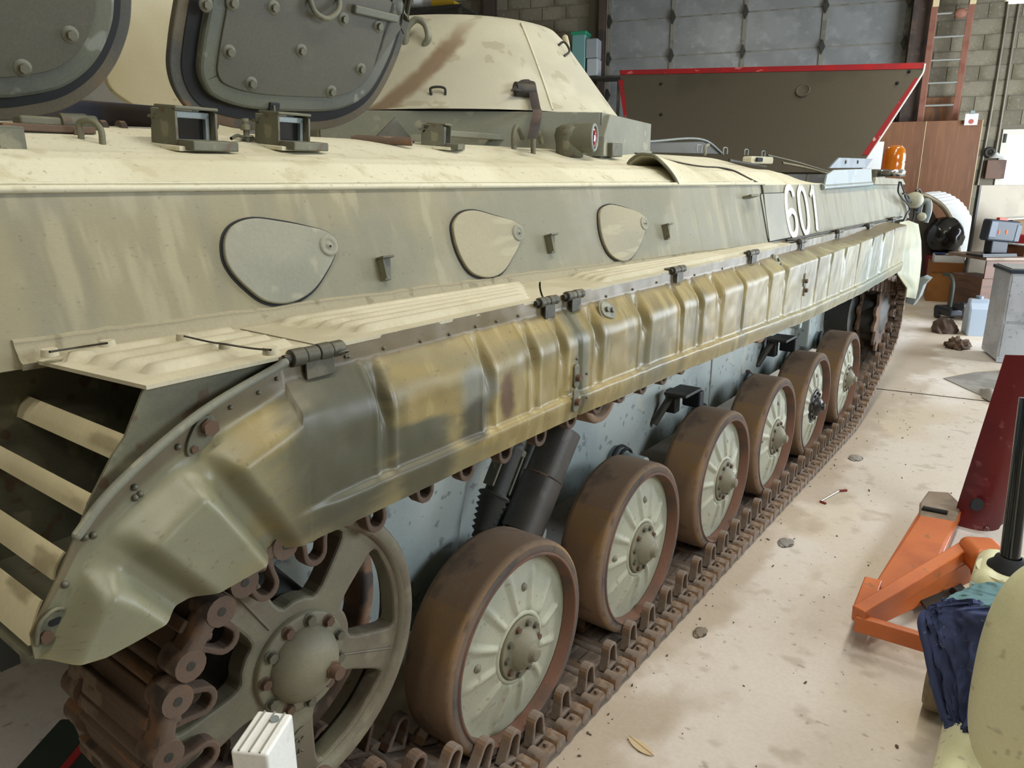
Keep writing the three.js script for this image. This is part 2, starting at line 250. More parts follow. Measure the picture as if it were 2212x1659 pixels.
// fender: ribbed tread plates between the side armour and the skirt hinges
const hingeY = (x) => pw(x, [[-1, 1.306], [1.4, 1.306], [5, 1.306]]), hingeZ = (x) => pw(x, [[-1, 1.393], [1.3, 1.388], [2.2, 1.358], [3, 1.336], [4.9, 1.325]]);
function fenderPanel(x0, x1, skew0, skew1, ribs, y0 = -.002) {
  return slab(Math.round((x1 - x0) * 70) + 6, 64, (u, v) => {
    const xa = lerp(x0 + skew0 * v, x1 + skew1 * v, u), zi = footZ(xa) + .016, zo = hingeZ(xa) + .008, z = lerp(zi, zo, v);
    let b = 0; if (ribs) for (let k = 0; k < ribs; k++) { const c = (k + .7) / (ribs + .9); const e = ss(u, .06 + .02 * k, .12 + .02 * k) * (1 - ss(u, .88, .94)); b += Math.exp(-(((v - c) / (.22 / ribs)) ** 2)) * e; }
    return V(xa, lerp(FY, hingeY(xa), v) + y0 + .012 * ss(b, .15, .8), z);
  }, .006, (p) => [p.x, p.z]);
}
mesh('fender_plate', fenderPanel(-.965, -.64, .03, .0, 4), M.fender, VE, 0);
mesh('fender_plate', fenderPanel(-.632, .25, .0, -.25, 5), M.fender, VE, 0);
mesh('fender_plate', fenderPanel(.258, 1.95, -.25, 0, 4), M.fender, VE, 0);
// weld fillet with a soft ridge between side and fender
mesh('weld_fillet', slab(260, 10, (u, v) => {
  const x = lerp(-.985, 1.8, u), w = .004 * (vn(x * 14, 1, 4096, 7, 5) - .5) + .0025 * (vn(x * 40, 3, 4096, 7, 6) - .5), yt = weldY(x) + w, y0 = 1.310;
  const ridge = .004 * Math.exp(-(((v - .9) / .1) ** 2)), y = lerp(y0, yt, v);
  return V(x, y, lerp(footZ(x) + .022, sideZ(x, yt) + .002, Math.pow(v, .8)) + ridge - (v > .99 ? .008 : 0) + (v < .01 ? .004 : 0));
}, .012, (p) => [p.x, p.y]), M.fillet, VE, 0);
for (const [px, py] of [[107, 761], [232, 742], [397, 727], [490, 745], [585, 757]]) { const p = at(px, py, { y: 1.327 }); mesh('fender_bolt', along(new THREE.CylinderGeometry(.011, .013, .011, 14).rotateX(Math.PI / 2), p, UP), M.fender, VE); }
mesh('lock_wire', tube([at(107, 760, { y: 1.336 }), at(165, 751, { y: 1.328 }), at(232, 741, { y: 1.336 })], .0016, 6, 24), M.darkSteel, VE);
mesh('lock_wire', tube([at(397, 726, { y: 1.334 }), at(450, 738, { y: 1.326 }), at(490, 744, { y: 1.334 }), at(540, 752, { y: 1.326 }), at(585, 756, { y: 1.334 })], .0016, 6, 30), M.darkSteel, VE);

// skirts
const E1 = at(612, 788, { z: 1.41 }), E2 = at(420, 905, { z: 1.41 }), E3 = at(230, 1075, { z: 1.41 }), E4 = at(165, 1160, { z: 1.41 }), E5 = at(62, 1385, { z: 1.41 });
const rearTop = [[E5.x, E5.y], [E4.x, E4.y], [E3.x, E3.y], [E2.x, E2.y], [E1.x, E1.y]];
const topY = (x) => x < E1.x ? pw(x, rearTop) : hingeY(x) + .003;
const botY = (x) => pw(x, [[-1.14, 1.0], [-1.06, .985], [-.95, .992], [-.7, 1.008], [0, 1.013], [.6, 1.003], [1.3, .982], [2, .962], [3.1, .958], [4.25, .985]]);
const creaseY = (x) => pw(x, [[-.6, 1.196], [-.4, 1.208], [.5, 1.21], [1.2, 1.217], [1.8, 1.234], [2.9, 1.254], [3.8, 1.285], [4.3, 1.29]]);
const ribX = [[825, 845], [1050, 800], [1150, 765], [1212, 745], [1290, 715], [1392, 685], [1470, 660], [1512, 645], [1555, 630], [1606, 612], [1662, 590], [1697, 578], [1765, 556], [1795, 545], [1826, 534], [1856, 523], [1884, 512], [1908, 503], [1930, 494]].map(([a, b]) => at(a, b, { z: 1.44 }).x);
const ribK = ribX.map((x, i) => i < 4 ? .75 : i % 2 ? 1.1 : .9);
function skirtPt(x, v) {
  const yT = topY(x), yB = botY(x), y = lerp(yT, yB, v), zT = x < E1.x ? 1.408 : hingeZ(x) + .012;
  const rear = 1 - ss(x, -.80, -.62), yc = creaseY(x);
  // main body: flange, sloping shoulder, crease, flat face, bottom lip
  const fl = Math.max(1.274, yc + .014), zc = 1.452;
  const sl = y > fl ? zT : lerp(zT, zc, (fl - y) / (fl - yc)), fz = zc - .004 * (yc - y) / .2, kk = .016, hh = Math.max(0, kk - Math.abs(sl - fz)) / kk;
  let zm = Math.min(sl, fz) - hh * hh * kk * .25;                       // rounded crease
  const panel = ss(y, yB + .052, yB + .064); zm += lerp(.008 * ss(y, yB - .01, yB + .05), -.004, panel);
  for (let i = 0; i < ribX.length; i++) {
    const d = Math.abs(x - ribX[i] - .02 * (y - yc)), w = i < 4 ? .011 : .010 + .004 * (i % 3);
    if (d < .05 && y < fl) { const dep = ribK[i] * (.0045 + .022 * Math.exp(-(((y - yc) / .035) ** 2))) * ss(y, yB + .05, yB + .075) * ss(fl - y, 0, .02); zm -= dep * (1 - ss(d, w * .4, w * 1.5)); zm += .0022 * Math.exp(-(((d - w * 2) / .006) ** 2)) * panel; }
  }
  // rear, slanted end: flange along the edge and three pressed pockets
  const d = (yT - y) * .78, s = (E1.x - x) * 1.3 + (yT - y) * .45;       // distance below and along the slanted edge
  const g1 = Math.abs(s - .235 + .25 * (d - .05)), g2 = Math.abs(s - .415 + .3 * (d - .05));
  let pk = ss(d, .028, .075); pk *= 1 - .62 * (1 - ss(g1, .006, .045)) - .62 * (1 - ss(g2, .006, .045)); pk *= 1 - .75 * ss(s, .54, .60) * ss(d, 0, .05) * .3;
  const zr = 1.408 + .05 * pk - .012 * ss(d, .13, .24);
  let z = lerp(zm, zr, rear);
  z += .004 * (vn(x * 9 + 20, y * 12, 4096, 4096, 9) - .5) + .0022 * (vn(x * 30 + 40, y * 26, 4096, 4096, 10) - .5);
  return V(x, y, z);
}
const sp1 = at(1238, 735, { z: 1.44 }).x, sp2 = at(1738, 565, { z: 1.44 }).x, sp3 = 4.22;
const skUV = (p, u, v) => [(p.x - KX0) / (KX1 - KX0), v];
const xr = E5.x + .004;
mesh('skirt_panel', slab(330, 70, (u, v) => skirtPt(lerp(xr, sp1 + .012, u), 1 - v), .004, (p, u, v) => skUV(p, u, 1 - v)), M.skirt, VE, 0);
mesh('skirt_panel', slab(330, 70, (u, v) => skirtPt(lerp(sp1 + .002, sp2, u), 1 - v).add(V(0, 0, -.005 * (1 - ss(u, .012, .016)))), .004, (p, u, v) => skUV(p, u, 1 - v)), M.skirt, VE, 0);
mesh('skirt_panel', slab(330, 70, (u, v) => skirtPt(lerp(sp2 + .004, sp3, u), 1 - v), .004, (p, u, v) => skUV(p, u, 1 - v)), M.skirt, VE, 0);
// rolled bead along the slanted rear edge
mesh('edge_bead', capTube([E4, E3, E2, E1].map((p) => p.clone().add(V(.0, .004, .004))), .007, 8, 40), M.greygreen, VE);
// plate closing the rear of the fender, between louvres and skirt
{
  const z = 1.386, q = (a, b) => { const p = at(a, b, { z }); return [p.x, p.y]; };
  mesh('fender_end_plate', ext([q(312, 838), q(270, 945), q(243, 985), q(190, 1090), q(165, 1162), q(250, 1075), q(430, 910), q(625, 790), q(600, 772), q(440, 805)].reverse(), .005).translate(0, 0, z - .005), M.olive, VE);
}
// louvre slats of the rear mudguard
const slatPx = [[272, 940, 244, 988], [201, 1068, 178, 1108], [137, 1190, 110, 1246], [86, 1296, 58, 1388]];
for (const [a, b, c, d] of slatPx) {
  const p = at(a, b, { z: 1.38 }), q = at(c, d, { z: 1.38 }), len = .36;
  mesh('louvre_slat', slab(14, 6, (u, v) => { const r = p.clone().lerp(q, v); r.z = 1.382 - len * u; r.y += .004 * Math.sin(v * Math.PI) - (v > .9 ? .004 : 0); return r; }, .003, (r) => [r.x, r.z]), M.slat, VE, 0);
}
mesh('louvre_back', [box(-.70, 1.16, 1.15, .01, .3, .46), box(-.9, 1.12, 1.056, .42, .36, .01), box(-.92, .98, 1.16, .4, .01, .44)], M.olive, VE);
mesh('louvre_brace', rod(V(-.78, 1.28, 1.2), V(-.95, .95, 1.12), .006), M.olive, VE);
mesh('louvre_brace', rod(V(-.90, 1.30, .93), V(-1.06, 1.03, .93), .014), M.olive, VE);
// front mudguard
{
  const R = [[1946, 470, 4.24], [1972, 468, 4.55], [1986, 476, 4.78]], col = [
    [[1944, 480], [1962, 476], [1984, 484]], [[1941, 520], [1964, 515], [1990, 520]], [[1940, 560], [1966, 552], [1991, 560]], [[1939, 592], [1964, 592], [1987, 600]], [[1960, 622], [1971, 625], [1983, 626]], [[1972, 643], [1975, 645], [1978, 645]]];
  const xs = [4.24, 4.6, 4.85];
  const G = col.map((r) => r.map(([a, b], i) => at(a, b, { x: xs[i] })));
  for (const r of G) for (const p of r) p.z = clamp(p.z, 1.2, 1.5);
  mesh('front_mudguard', slab(24, 40, (u, v) => {
    const j = clamp((1 - v) * 5, 0, 4.999), jj = Math.floor(j), f = j - jj, i = clamp(u * 2, 0, 1.999), ii = Math.floor(i), e = i - ii;
    const p = G[jj][ii].clone().lerp(G[jj][ii + 1], e).lerp(G[jj + 1][ii].clone().lerp(G[jj + 1][ii + 1], e), f);
    p.z += .018 * Math.max(0, Math.sin((1 - v) * 9.4)) * Math.sin(Math.PI * clamp(u * 1.15)); return p;
  }, .005, (p) => [p.x, p.y]), mottled(0x9a9878, [{ f: 4, a: .42, b: .75, c: 0x7d826a, s: 66 }, { fx: 30, fy: 6, a: .58, b: .75, c: 0xb0ab88, s: 67, k: .6 }], .5), VE, 0);
}
// ------------------------------------------------------------------ running gear
const WX = [0, .706, 1.448, 2.126, 2.798, 3.53], WR = .298, WY = .055 + WR, WZ = 1.345;
const gTyre = latheZ([[.268, -.155], [.268, -.165], [.284, -.165], [.2955, -.155], [WR, -.142], [WR, -.02], [.2955, -.008], [.286, -.001]], 72);
const gTyreSide = latheZ([[.287, -.0015], [.282, .0], [.268, .0], [.266, -.004]], 72);
const gRim = latheZ([[.268, -.003], [.266, .003], [.261, .004], [.257, .001], [.2545, -.02], [.252, -.034]], 72);
const gBack = latheZ([[.268, -.16], [.24, -.15], [.1, -.09], [.0, -.09]], 40);
const gDisc = (() => {
  const g = slab(144, 18, (u, v) => {
    const a = -u * Math.PI * 2, r = lerp(.254, .085, v), k = ((u * 12) % 1), d = Math.min(k, 1 - k) / 12 * Math.PI * 2 * r;
    const rib = (1 - ss(d, .004, .013)) * ss(r, .098, .118) * (1 - ss(r, .2, .232)), dish = (1 - ss(d, .03, .06)) * 0;
    return V(r * Math.cos(a), r * Math.sin(a), -.036 + .02 * (1 - ss(r, .1, .25)) + .009 * rib + .004 * Math.exp(-(((r - .108) / .006) ** 2)) + dish);
  }, 0, (p) => [p.x, p.y]); return g;
})();
const gHub = latheZ([[.088, -.022], [.088, -.006], [.084, -.002], [.06, -.002], [.057, .006], [.05, .016], [.036, .028], [.03, .032], [.021, .034], [.019, .046], [.014, .049], [0, .049]], 36);
const gFlange = latheZ([[.104, -.02], [.102, -.012], [.094, -.009], [.089, -.013]], 40);
const gBolt = merge(hexBolt(.0085, .010), latheZ([[.011, 0], [.011, .002], [0, .002]], 10));
const gPlug = latheZ([[.013, 0], [.012, .004], [.007, .005], [.006, .009], [0, .009]], 12);
function wheel(x, i) {
  const w = part('road_wheel', VE); w.position.set(x, WY, WZ);
  const dirty = i === 4;
  mesh('tyre', gTyre, M.tyre, w); mesh('tyre_sidewall', gTyreSide, M.tyreSide, w); mesh('rim', gRim, M.rimlip, w); mesh('wheel_back', gBack, M.disc, w);
  const d = mesh('wheel_disc', gDisc, M.disc, w); d.rotation.z = i * .4 + .1;
  mesh('hub_flange', gFlange, dirty ? M.grease : M.disc, w); mesh('hub_cap', gHub, dirty ? M.grease : M.hub, w);
  for (let k = 0; k < 10; k++) { const a = k / 10 * Math.PI * 2 + i * .37; const b = mesh('bolt', gBolt, dirty ? M.grease : (k % 3 ? M.bolt : M.boltRust), w); b.position.set(.0715 * Math.cos(a), .0715 * Math.sin(a), -.003); }
  for (const a of [1.35, 3.0]) { const b = mesh('plug', gPlug, M.hub, w); b.position.set(.165 * Math.cos(a), .165 * Math.sin(a), -.026); }
  // swing arm from the hull to the axle
  const px = x + .30, arm = part('swing_arm', VE);
  mesh('arm', [rod(V(px, .515, 1.15), V(x, WY, 1.17), .042, .036), rod(V(x, WY, 1.13), V(x, WY, 1.24), .05)], M.lower, arm);
  mesh('pivot_boss', [rod(V(px, .515, 1.04), V(px, .515, 1.10), .062, .058, 20), rod(V(px, .515, 1.08), V(px, .515, 1.185), .045, .042, 18)], M.lower, arm);
  mesh('seal_ring', [new THREE.TorusGeometry(.062, .008, 8, 28).translate(px, .515, 1.075), new THREE.TorusGeometry(.056, .007, 8, 28).translate(px, .515, 1.1)], M.rubberAndGap, arm);
  return w;
}
WX.forEach(wheel);
// rear idler: five-spoke casting
const IX = -.693, IY = .715, IZ = 1.34, IR = .29;
{
  const id = part('idler_wheel', VE); id.position.set(IX, IY, IZ); id.rotation.z = 0;
  const holes = [], a0 = .84;                                   // spokes at a0 + k*72deg
  for (let k = 0; k < 5; k++) {
    const m = a0 + (k + .5) * 2 * Math.PI / 5, hw = .45, hi = .30, ro = .244, ri = .122;
    const pts = [...arc(0, 0, ro, m - hw, m + hw, 14), ...arc(0, 0, ri, m + hi, m - hi, 8)];
    holes.push(smooth2([...arc(0, 0, ro, m - hw * .92, m + hw * .92, 6), [(ro + ri) / 2 * Math.cos(m + hw * .92), (ro + ri) / 2 * Math.sin(m + hw * .92)], ...arc(0, 0, ri, m + hi, m - hi, 3), [(ro + ri) / 2 * Math.cos(m - hw * .92), (ro + ri) / 2 * Math.sin(m - hw * .92)]], 48));
  }
  mesh('spoked_disc', ext(arc(0, 0, .262, 0, Math.PI * 2, 72).slice(0, -1), .045, .006, holes).translate(0, 0, -.05), M.hub, id);
  mesh('rim', latheZ([[.255, -.062], [.276, -.066], [IR, -.05], [IR, .0], [.283, .008], [.262, .008], [.256, -.002], [.25, -.012]], 72), M.hub, id);
  mesh('inner_rim', latheZ([[.25, -.17], [IR, -.17], [IR, -.12], [.25, -.12], [.25, -.17]], 48), M.rust, id);
  mesh('inner_hub', latheZ([[.0, -.2], [.13, -.2], [.11, -.06], [.0, -.06]], 30), M.under, id);
  mesh('hub_plate', latheZ([[.098, -.008], [.097, .004], [.092, .008], [.072, .009]], 44), M.hub, id);
  mesh('hub_dome', latheZ([[.073, .008], [.071, .018], [.062, .034], [.045, .047], [.024, .054], [0, .056]], 36), M.hub, id);
  const tip = mesh('filler_plug', [hexBolt(.017, .012), rod(V(0, 0, .01), V(0, 0, .028), .0125)], M.boltRust, id); tip.position.set(.03, -.012, .046);
  for (let k = 0; k < 11; k++) { const a = k / 11 * Math.PI * 2 + .2; const b = mesh('bolt', gBolt, k % 2 ? M.boltRust : M.bolt, id); b.position.set(.084 * Math.cos(a), .084 * Math.sin(a), .008); b.scale.setScalar(1.15); }
  { // three raised casting marks on the lower spoke
    const a = a0 + 3 * 2 * Math.PI / 5, P = (r, t) => V(r * Math.cos(a) - t * Math.sin(a), r * Math.sin(a) + t * Math.cos(a), -.003), mk = (pts) => mesh('casting_mark', tube(pts.map(([r, t]) => P(r, t)), .0018, 6, 16), M.hub, id);
    mk([[.150, -.010], [.144, .0], [.142, .010]]); mk([[.172, -.010], [.164, -.009], [.163, .001], [.171, .001], [.163, .010]]); mk([[.186, -.010], [.194, -.010], [.194, .0], [.186, .0], [.194, .010]]);
  }
  // raised casting ribs and marks on the spokes
  for (let k = 0; k < 5; k++) { const a = a0 + k * 2 * Math.PI / 5; if (k === 4 || k === 1) mesh('casting_seam', rod(V(.11 * Math.cos(a), .11 * Math.sin(a), -.004), V(.245 * Math.cos(a), .245 * Math.sin(a), -.004), .0025, .0025, 6), M.hub, id); }
}
// sprocket
const PX = 4.42, PY = .64;
{
  const s = part('drive_sprocket', VE); s.position.set(PX, PY, 1.3);
  const teeth = []; for (let k = 0; k < 13; k++) { const a = k / 13 * Math.PI * 2, w = Math.PI / 13; teeth.push([.22 * Math.cos(a - w * .8), .22 * Math.sin(a - w * .8)], [.272 * Math.cos(a - w * .3), .272 * Math.sin(a - w * .3)], [.272 * Math.cos(a + w * .3), .272 * Math.sin(a + w * .3)], [.22 * Math.cos(a + w * .8), .22 * Math.sin(a + w * .8)]); }
  mesh('toothed_ring', ext(teeth, .02, .003).translate(0, 0, .02), M.rust, s); mesh('toothed_ring', ext(teeth, .02, .003).translate(0, 0, -.09), M.rust, s);
  mesh('sprocket_hub', latheZ([[.2, -.1], [.2, .0], [.14, .04], [.1, .05], [.0, .06]], 36), M.darkSteel, s);
}
// return rollers
for (const [px, py] of [[1300, 886], [1648, 705], [1830, 615]]) {
  const r = part('return_roller', VE), c = at(px, py, { z: 1.31 }); r.position.set(c.x, .965, 1.31);
  mesh('roller_tyre', latheZ([[.075, -.12], [.092, -.115], [.095, -.1], [.095, -.01], [.09, 0], [.074, 0], [.07, -.02]], 40), M.tyre, r);
  mesh('roller_hub', latheZ([[.072, -.02], [.06, -.03], [.03, -.03], [.028, .0], [.012, .004], [0, .004]], 30), M.grease, r);
  mesh('roller_axle', rod(V(0, 0, -.28), V(0, 0, -.02), .025), M.darkSteel, r);
}
// bump stops
for (const [px, py, s] of [[1488, 862, 1], [1698, 745, 1.1], [1420, 1160, 0]]) {
  if (!s) continue;
  const b = part('bump_stop', VE), c = at(px, py, { z: 1.16 }); b.position.copy(c); b.scale.setScalar(s);
  mesh('stop_bracket', [box(-.02, .035, -.02, .16, .014, .10, .004), box(-.03, -.01, -.06, .05, .1, .05, .006), rod(V(-.12, -.10, -.1), V(-.05, .03, -.05), .016)], M.darkSteel, b);
  mesh('rubber_buffer', box(.045, -.005, .0, .05, .07, .08, .008), M.rubberAndGap, b);
}
// shock absorber with ribbed boot and the fat pipe behind it
{
  const sh = part('shock_absorber', VE), a = at(1112, 955, { z: 1.17 }), b = at(1030, 1168, { z: 1.17 }), d = b.clone().sub(a), L = d.length(), n = d.clone().normalize();
  const q = new THREE.Quaternion().setFromUnitVectors(UP, n), put = (g) => g.applyQuaternion(q).translate(a.x, a.y, a.z);
  const prof = [[.0, .0], [.03, .0], [.032, .02], [.032, L * .52], [.045, L * .54]]; for (let k = 0; k < 7; k++) prof.push([.047 - k * .003, L * (.56 + k * .055)], [.036 - k * .003, L * (.585 + k * .055)]); prof.push([.02, L * .97], [0, L]);
  mesh('damper_body', put(lathe(prof, 28)), M.darkSteel, sh);
  mesh('clevis', [put(box(0, .02, 0, .10, .02, .04, .004)), put(box(-.046, .08, 0, .008, .13, .035, .002)), put(box(.046, .08, 0, .008, .13, .035, .002)), put(box(0, -.06, 0, .05, .12, .04, .006))], M.olive, sh);
  const p1 = at(1215, 930, { z: 1.13 }), p2 = at(1125, 1150, { z: 1.13 }), p15 = p1.clone().lerp(p2, .48);
  const ex = part('suspension_tube', VE);
  mesh('tube_section', rod(p1, p15, .062, .062, 28), M.pipe, ex); mesh('tube_section', rod(p15, p2, .066, .068, 28), M.pipe, ex);
  mesh('tube_joint', along(new THREE.TorusGeometry(.064, .004, 8, 30), p15, p2.clone().sub(p1)), M.rust, ex);
  const k0 = at(940, 1040, { z: 1.12 });
  mesh('final_bracket', [ext([[-.26, -.4], [.05, -.52], [.14, -.1], [.1, .06], [-.2, .06]], .05, .006).translate(k0.x, k0.y + .06, 1.06)], M.lower, VE);
}
// plumbing and brackets on the far lower side
mesh('lower_bracket', box(3.05, .86, 1.1, .05, .26, .1, .01), M.lower, VE); mesh('lower_bracket', box(3.3, .78, 1.09, .03, .42, .09, .01), M.lower, VE);
mesh('final_drive', rod(V(4.15, .66, 1.02), V(4.15, .66, 1.2), .2, .17, 28), M.darkSteel, VE);
for (const [px, py] of [[1342, 966], [1612, 803]]) mesh('plug_bolt', along(hexBolt(.012, .02), at(px, py, { z: 1.05 }), V(0, 0, 1)), M.boltRust, VE);

// track: one belt, each link its own piece
{
  const C = [[IX, IY, IR + .016], [WX[0], WY, WR + .024], [WX[5], WY, WR + .024], [PX, PY, .285]];
  const seg = [];
  for (let i = 0; i < 4; i++) {
    const [ax, ay, ar] = C[i], [bx, by, br] = C[(i + 1) % 4], D = Math.hypot(bx - ax, by - ay), dx = (bx - ax) / D, dy = (by - ay) / D, sf = (ar - br) / D, cf = Math.sqrt(1 - sf * sf);
    const nx = dy * cf + dx * sf, ny = -dx * cf + dy * sf;      // outward (belt runs counter-clockwise)
    seg.push([[ax + nx * ar, ay + ny * ar], [bx + nx * br, by + ny * br]]);
  }
  const P = [];
  for (let i = 0; i < 4; i++) {
    const [p, q] = seg[i], L = Math.hypot(q[0] - p[0], q[1] - p[1]), n = Math.max(2, Math.round(L / .02));
    for (let k = 0; k <= n; k++) { let y = lerp(p[1], q[1], k / n); const x = lerp(p[0], q[0], k / n); if (i === 3) y = pw(x, [[-.69, p[1] > q[1] ? p[1] : q[1]], [-.35, 1.04], [.2, 1.052], [3.2, 1.06], [3.75, 1.0], [4.36, p[1]]]) - .006 * (1 + Math.cos(x * 9)); P.push([x, y]); }
    const c = C[(i + 1) % 4], s = seg[(i + 1) % 4][0]; let t0 = Math.atan2(q[1] - c[1], q[0] - c[0]), t1 = Math.atan2(s[1] - c[1], s[0] - c[0]); while (t1 < t0) t1 += 2 * Math.PI;
    if (t1 - t0 > 5) t1 = t0; const m = Math.ceil((t1 - t0) * c[2] / .02); for (let k = 1; k < m; k++) { const t = lerp(t0, t1, k / m); P.push([c[0] + c[2] * Math.cos(t), c[1] + c[2] * Math.sin(t)]); }
  }
  const cum = [0]; for (let i = 1; i <= P.length; i++) { const a = P[i - 1], b = P[i % P.length]; cum.push(cum[i - 1] + Math.hypot(b[0] - a[0], b[1] - a[1])); }
  const total = cum[P.length], NL = Math.round(total / .1395), pitch = total / NL;
  const posAt = (s) => { s = ((s % total) + total) % total; let i = 1; while (cum[i] < s) i++; const f = (s - cum[i - 1]) / (cum[i] - cum[i - 1]), a = P[i - 1], b = P[i % P.length]; return [lerp(a[0], b[0], f), lerp(a[1], b[1], f)]; };
  const horn = (z0) => {
    const o = [[-.036, 0], [-.027, .05], ...arc(0, .066, .026, Math.PI, 0, 8), [.027, .05], [.036, 0]].reverse(), h = [[-.021, .012], [-.017, .05], ...arc(0, .064, .016, Math.PI, 0, 6), [.017, .05], [.021, .012]];
    return [ext(o, .03, .003, [h]).translate(0, .012, z0 - .015)];
  };
  const bars = []; for (const z of [-.055, 0, .055]) bars.push(box(0, .002, z, .074, .016, .014, .003));
  const gLink = boxUV(merge(
    box(0, -.004, 0, .086, .018, .20, .005), bars, box(0, -.017, 0, .02, .014, .24, .004),
    rod(V(-.056, 0, -.1), V(-.056, 0, .1), .0155, .0155, 10), rod(V(.056, 0, -.1), V(.056, 0, .1), .0155, .0155, 10),
    horn(.088), horn(-.088),
    // end connectors: figure-of-eight pads with pin bosses
    [-1, 1].flatMap((s) => [box(0, -.003, s * .126, .112, .03, .046, .012), rod(V(-.042, .002, s * .102), V(-.042, .002, s * .15), .0255, .0245, 16), rod(V(.042, .002, s * .102), V(.042, .002, s * .15), .0255, .0245, 16), rod(V(0, .01, s * .126), V(0, .024, s * .126), .009, .008, 6)])));
  const gPinHole = boxUV(merge(rod(V(-.042, .002, .1495), V(-.042, .002, .1508), .007, .007, 10)));  // dark disc takes the place of the shaded pin hole
  const tr = part('track', VE);
  for (let k = 0; k < NL; k++) {
    const s = k * pitch, a = posAt(s - pitch / 2), b = posAt(s + pitch / 2), ang = Math.atan2(b[1] - a[1], b[0] - a[0]);
    const l = mesh('track_link', gLink, (a[0] < -.5 || b[1] > .9) ? M.rust : M.trackDust, tr, 0);
    l.position.set((a[0] + b[0]) / 2, (a[1] + b[1]) / 2, 1.275); l.rotation.z = ang;
    if (a[0] < -.2) { for (const e of [0, .084]) { const p = mesh('dark_pin_hole', gPinHole, M.darkSteel, tr, 0); p.position.copy(l.position).add(V(e * Math.cos(ang), e * Math.sin(ang), 0)); p.rotation.copy(l.rotation); } }
  }
}
// ------------------------------------------------------------------ side details
const PF = frame(V(0, 1.335, footZ(0)), V(1, 0, .072), V(0, .222, -.06));           // plane of the rear side armour
const PF2 = frame(V(2.5, 1.335, footZ(2.5)), V(1, 0, 0), V(0, .222, -.06));         // plane of the front side armour
const ports = [
  [[483, 560], [482, 515], [500, 488], [540, 474], [600, 480], [660, 491], [703, 503], [723, 523], [720, 548], [700, 590], [668, 632], [620, 656], [570, 652], [528, 622], [498, 590]],
  [[976, 510], [975, 485], [990, 463], [1018, 456], [1060, 466], [1105, 480], [1124, 495], [1122, 515], [1105, 553], [1080, 590], [1048, 601], [1012, 588], [988, 550]],
  [[1291, 478], [1293, 456], [1310, 444], [1340, 448], [1378, 462], [1392, 476], [1390, 496], [1378, 530], [1358, 560], [1338, 565], [1312, 548], [1297, 515]]];
const knobPx = [[704, 533], [1113, 505], [1386, 484]];
M.portGrey = mottled(0x8a8977, [{ f: 4, a: .45, b: .7, c: 0x7d7d6c, s: 130 }, { f: 24, a: .62, b: .74, c: 0x9d9982, s: 131, k: .6 }], .55, { bump: .0016 });
M.portTan = mottled(0x9c9478, [{ f: 4, a: .42, b: .78, c: 0x8c8770, s: 132 }, { fx: 6, fy: 40, a: .6, b: .72, c: 0xaaa386, s: 133, k: .6 }], .6, { bump: .0016 });
ports.forEach((P, i) => {
  const q = smooth2(P.map(([a, b]) => PF.q(a, b)), 72), cx = q.reduce((s, p) => s + p[0], 0) / q.length, cy = q.reduce((s, p) => s + p[1], 0) / q.length;
  const pr = part('firing_port', VE);
  const grow = (k) => q.map(([x, y]) => { const d = Math.hypot(x - cx, y - cy); return [x + (x - cx) / d * k, y + (y - cy) / d * k]; });
  mesh('dark_gap', PF.put(ext(grow(.005), .004).translate(0, 0, -.002)), M.rubberAndGap, pr);  // gap shade put in as a black sheet under the cover
  mesh('port_cover', PF.put(ext(q, .012, .0025).translate(0, 0, -.002)), i ? M.portTan : M.portGrey, pr);
  const k = PF.q(...knobPx[i]);
  mesh('latch_boss', PF.put(merge(latheZ([[.022, 0], [.021, .003], [.015, .0045], [.013, .002], [.006, .002], [.005, .005], [0, .005]], 22)).translate(k[0], k[1], .0095)), M.portGrey, pr);
  mesh('latch_hole', PF.put(new THREE.CylinderGeometry(.0025, .0025, .002, 8).rotateX(Math.PI / 2).translate(k[0] + .001, k[1] - .002, .015)), M.rubberAndGap, pr);
});
for (const [px, py, s] of [[829, 582, 1], [1187, 528, 1], [1437, 502, 1]]) {
  const c = PF.q(px, py), w = .026 * s;
  mesh('side_cleat', PF.put(merge(ext([[-.014, -.026], [.004, -.026], [.016, .026], [-.016, .026]], .014, .002), box(-.001, .024, .014, .032, .005, .028, .001), box(-.013, 0, .012, .004, .044, .022, .001)).translate(c[0], c[1], 0)), M.olive, VE);
}
{ const c = PF.q(1612, 427); mesh('side_cleat', PF.put(box(c[0], c[1], .02, .075, .010, .04, .002)), M.olive, VE); }
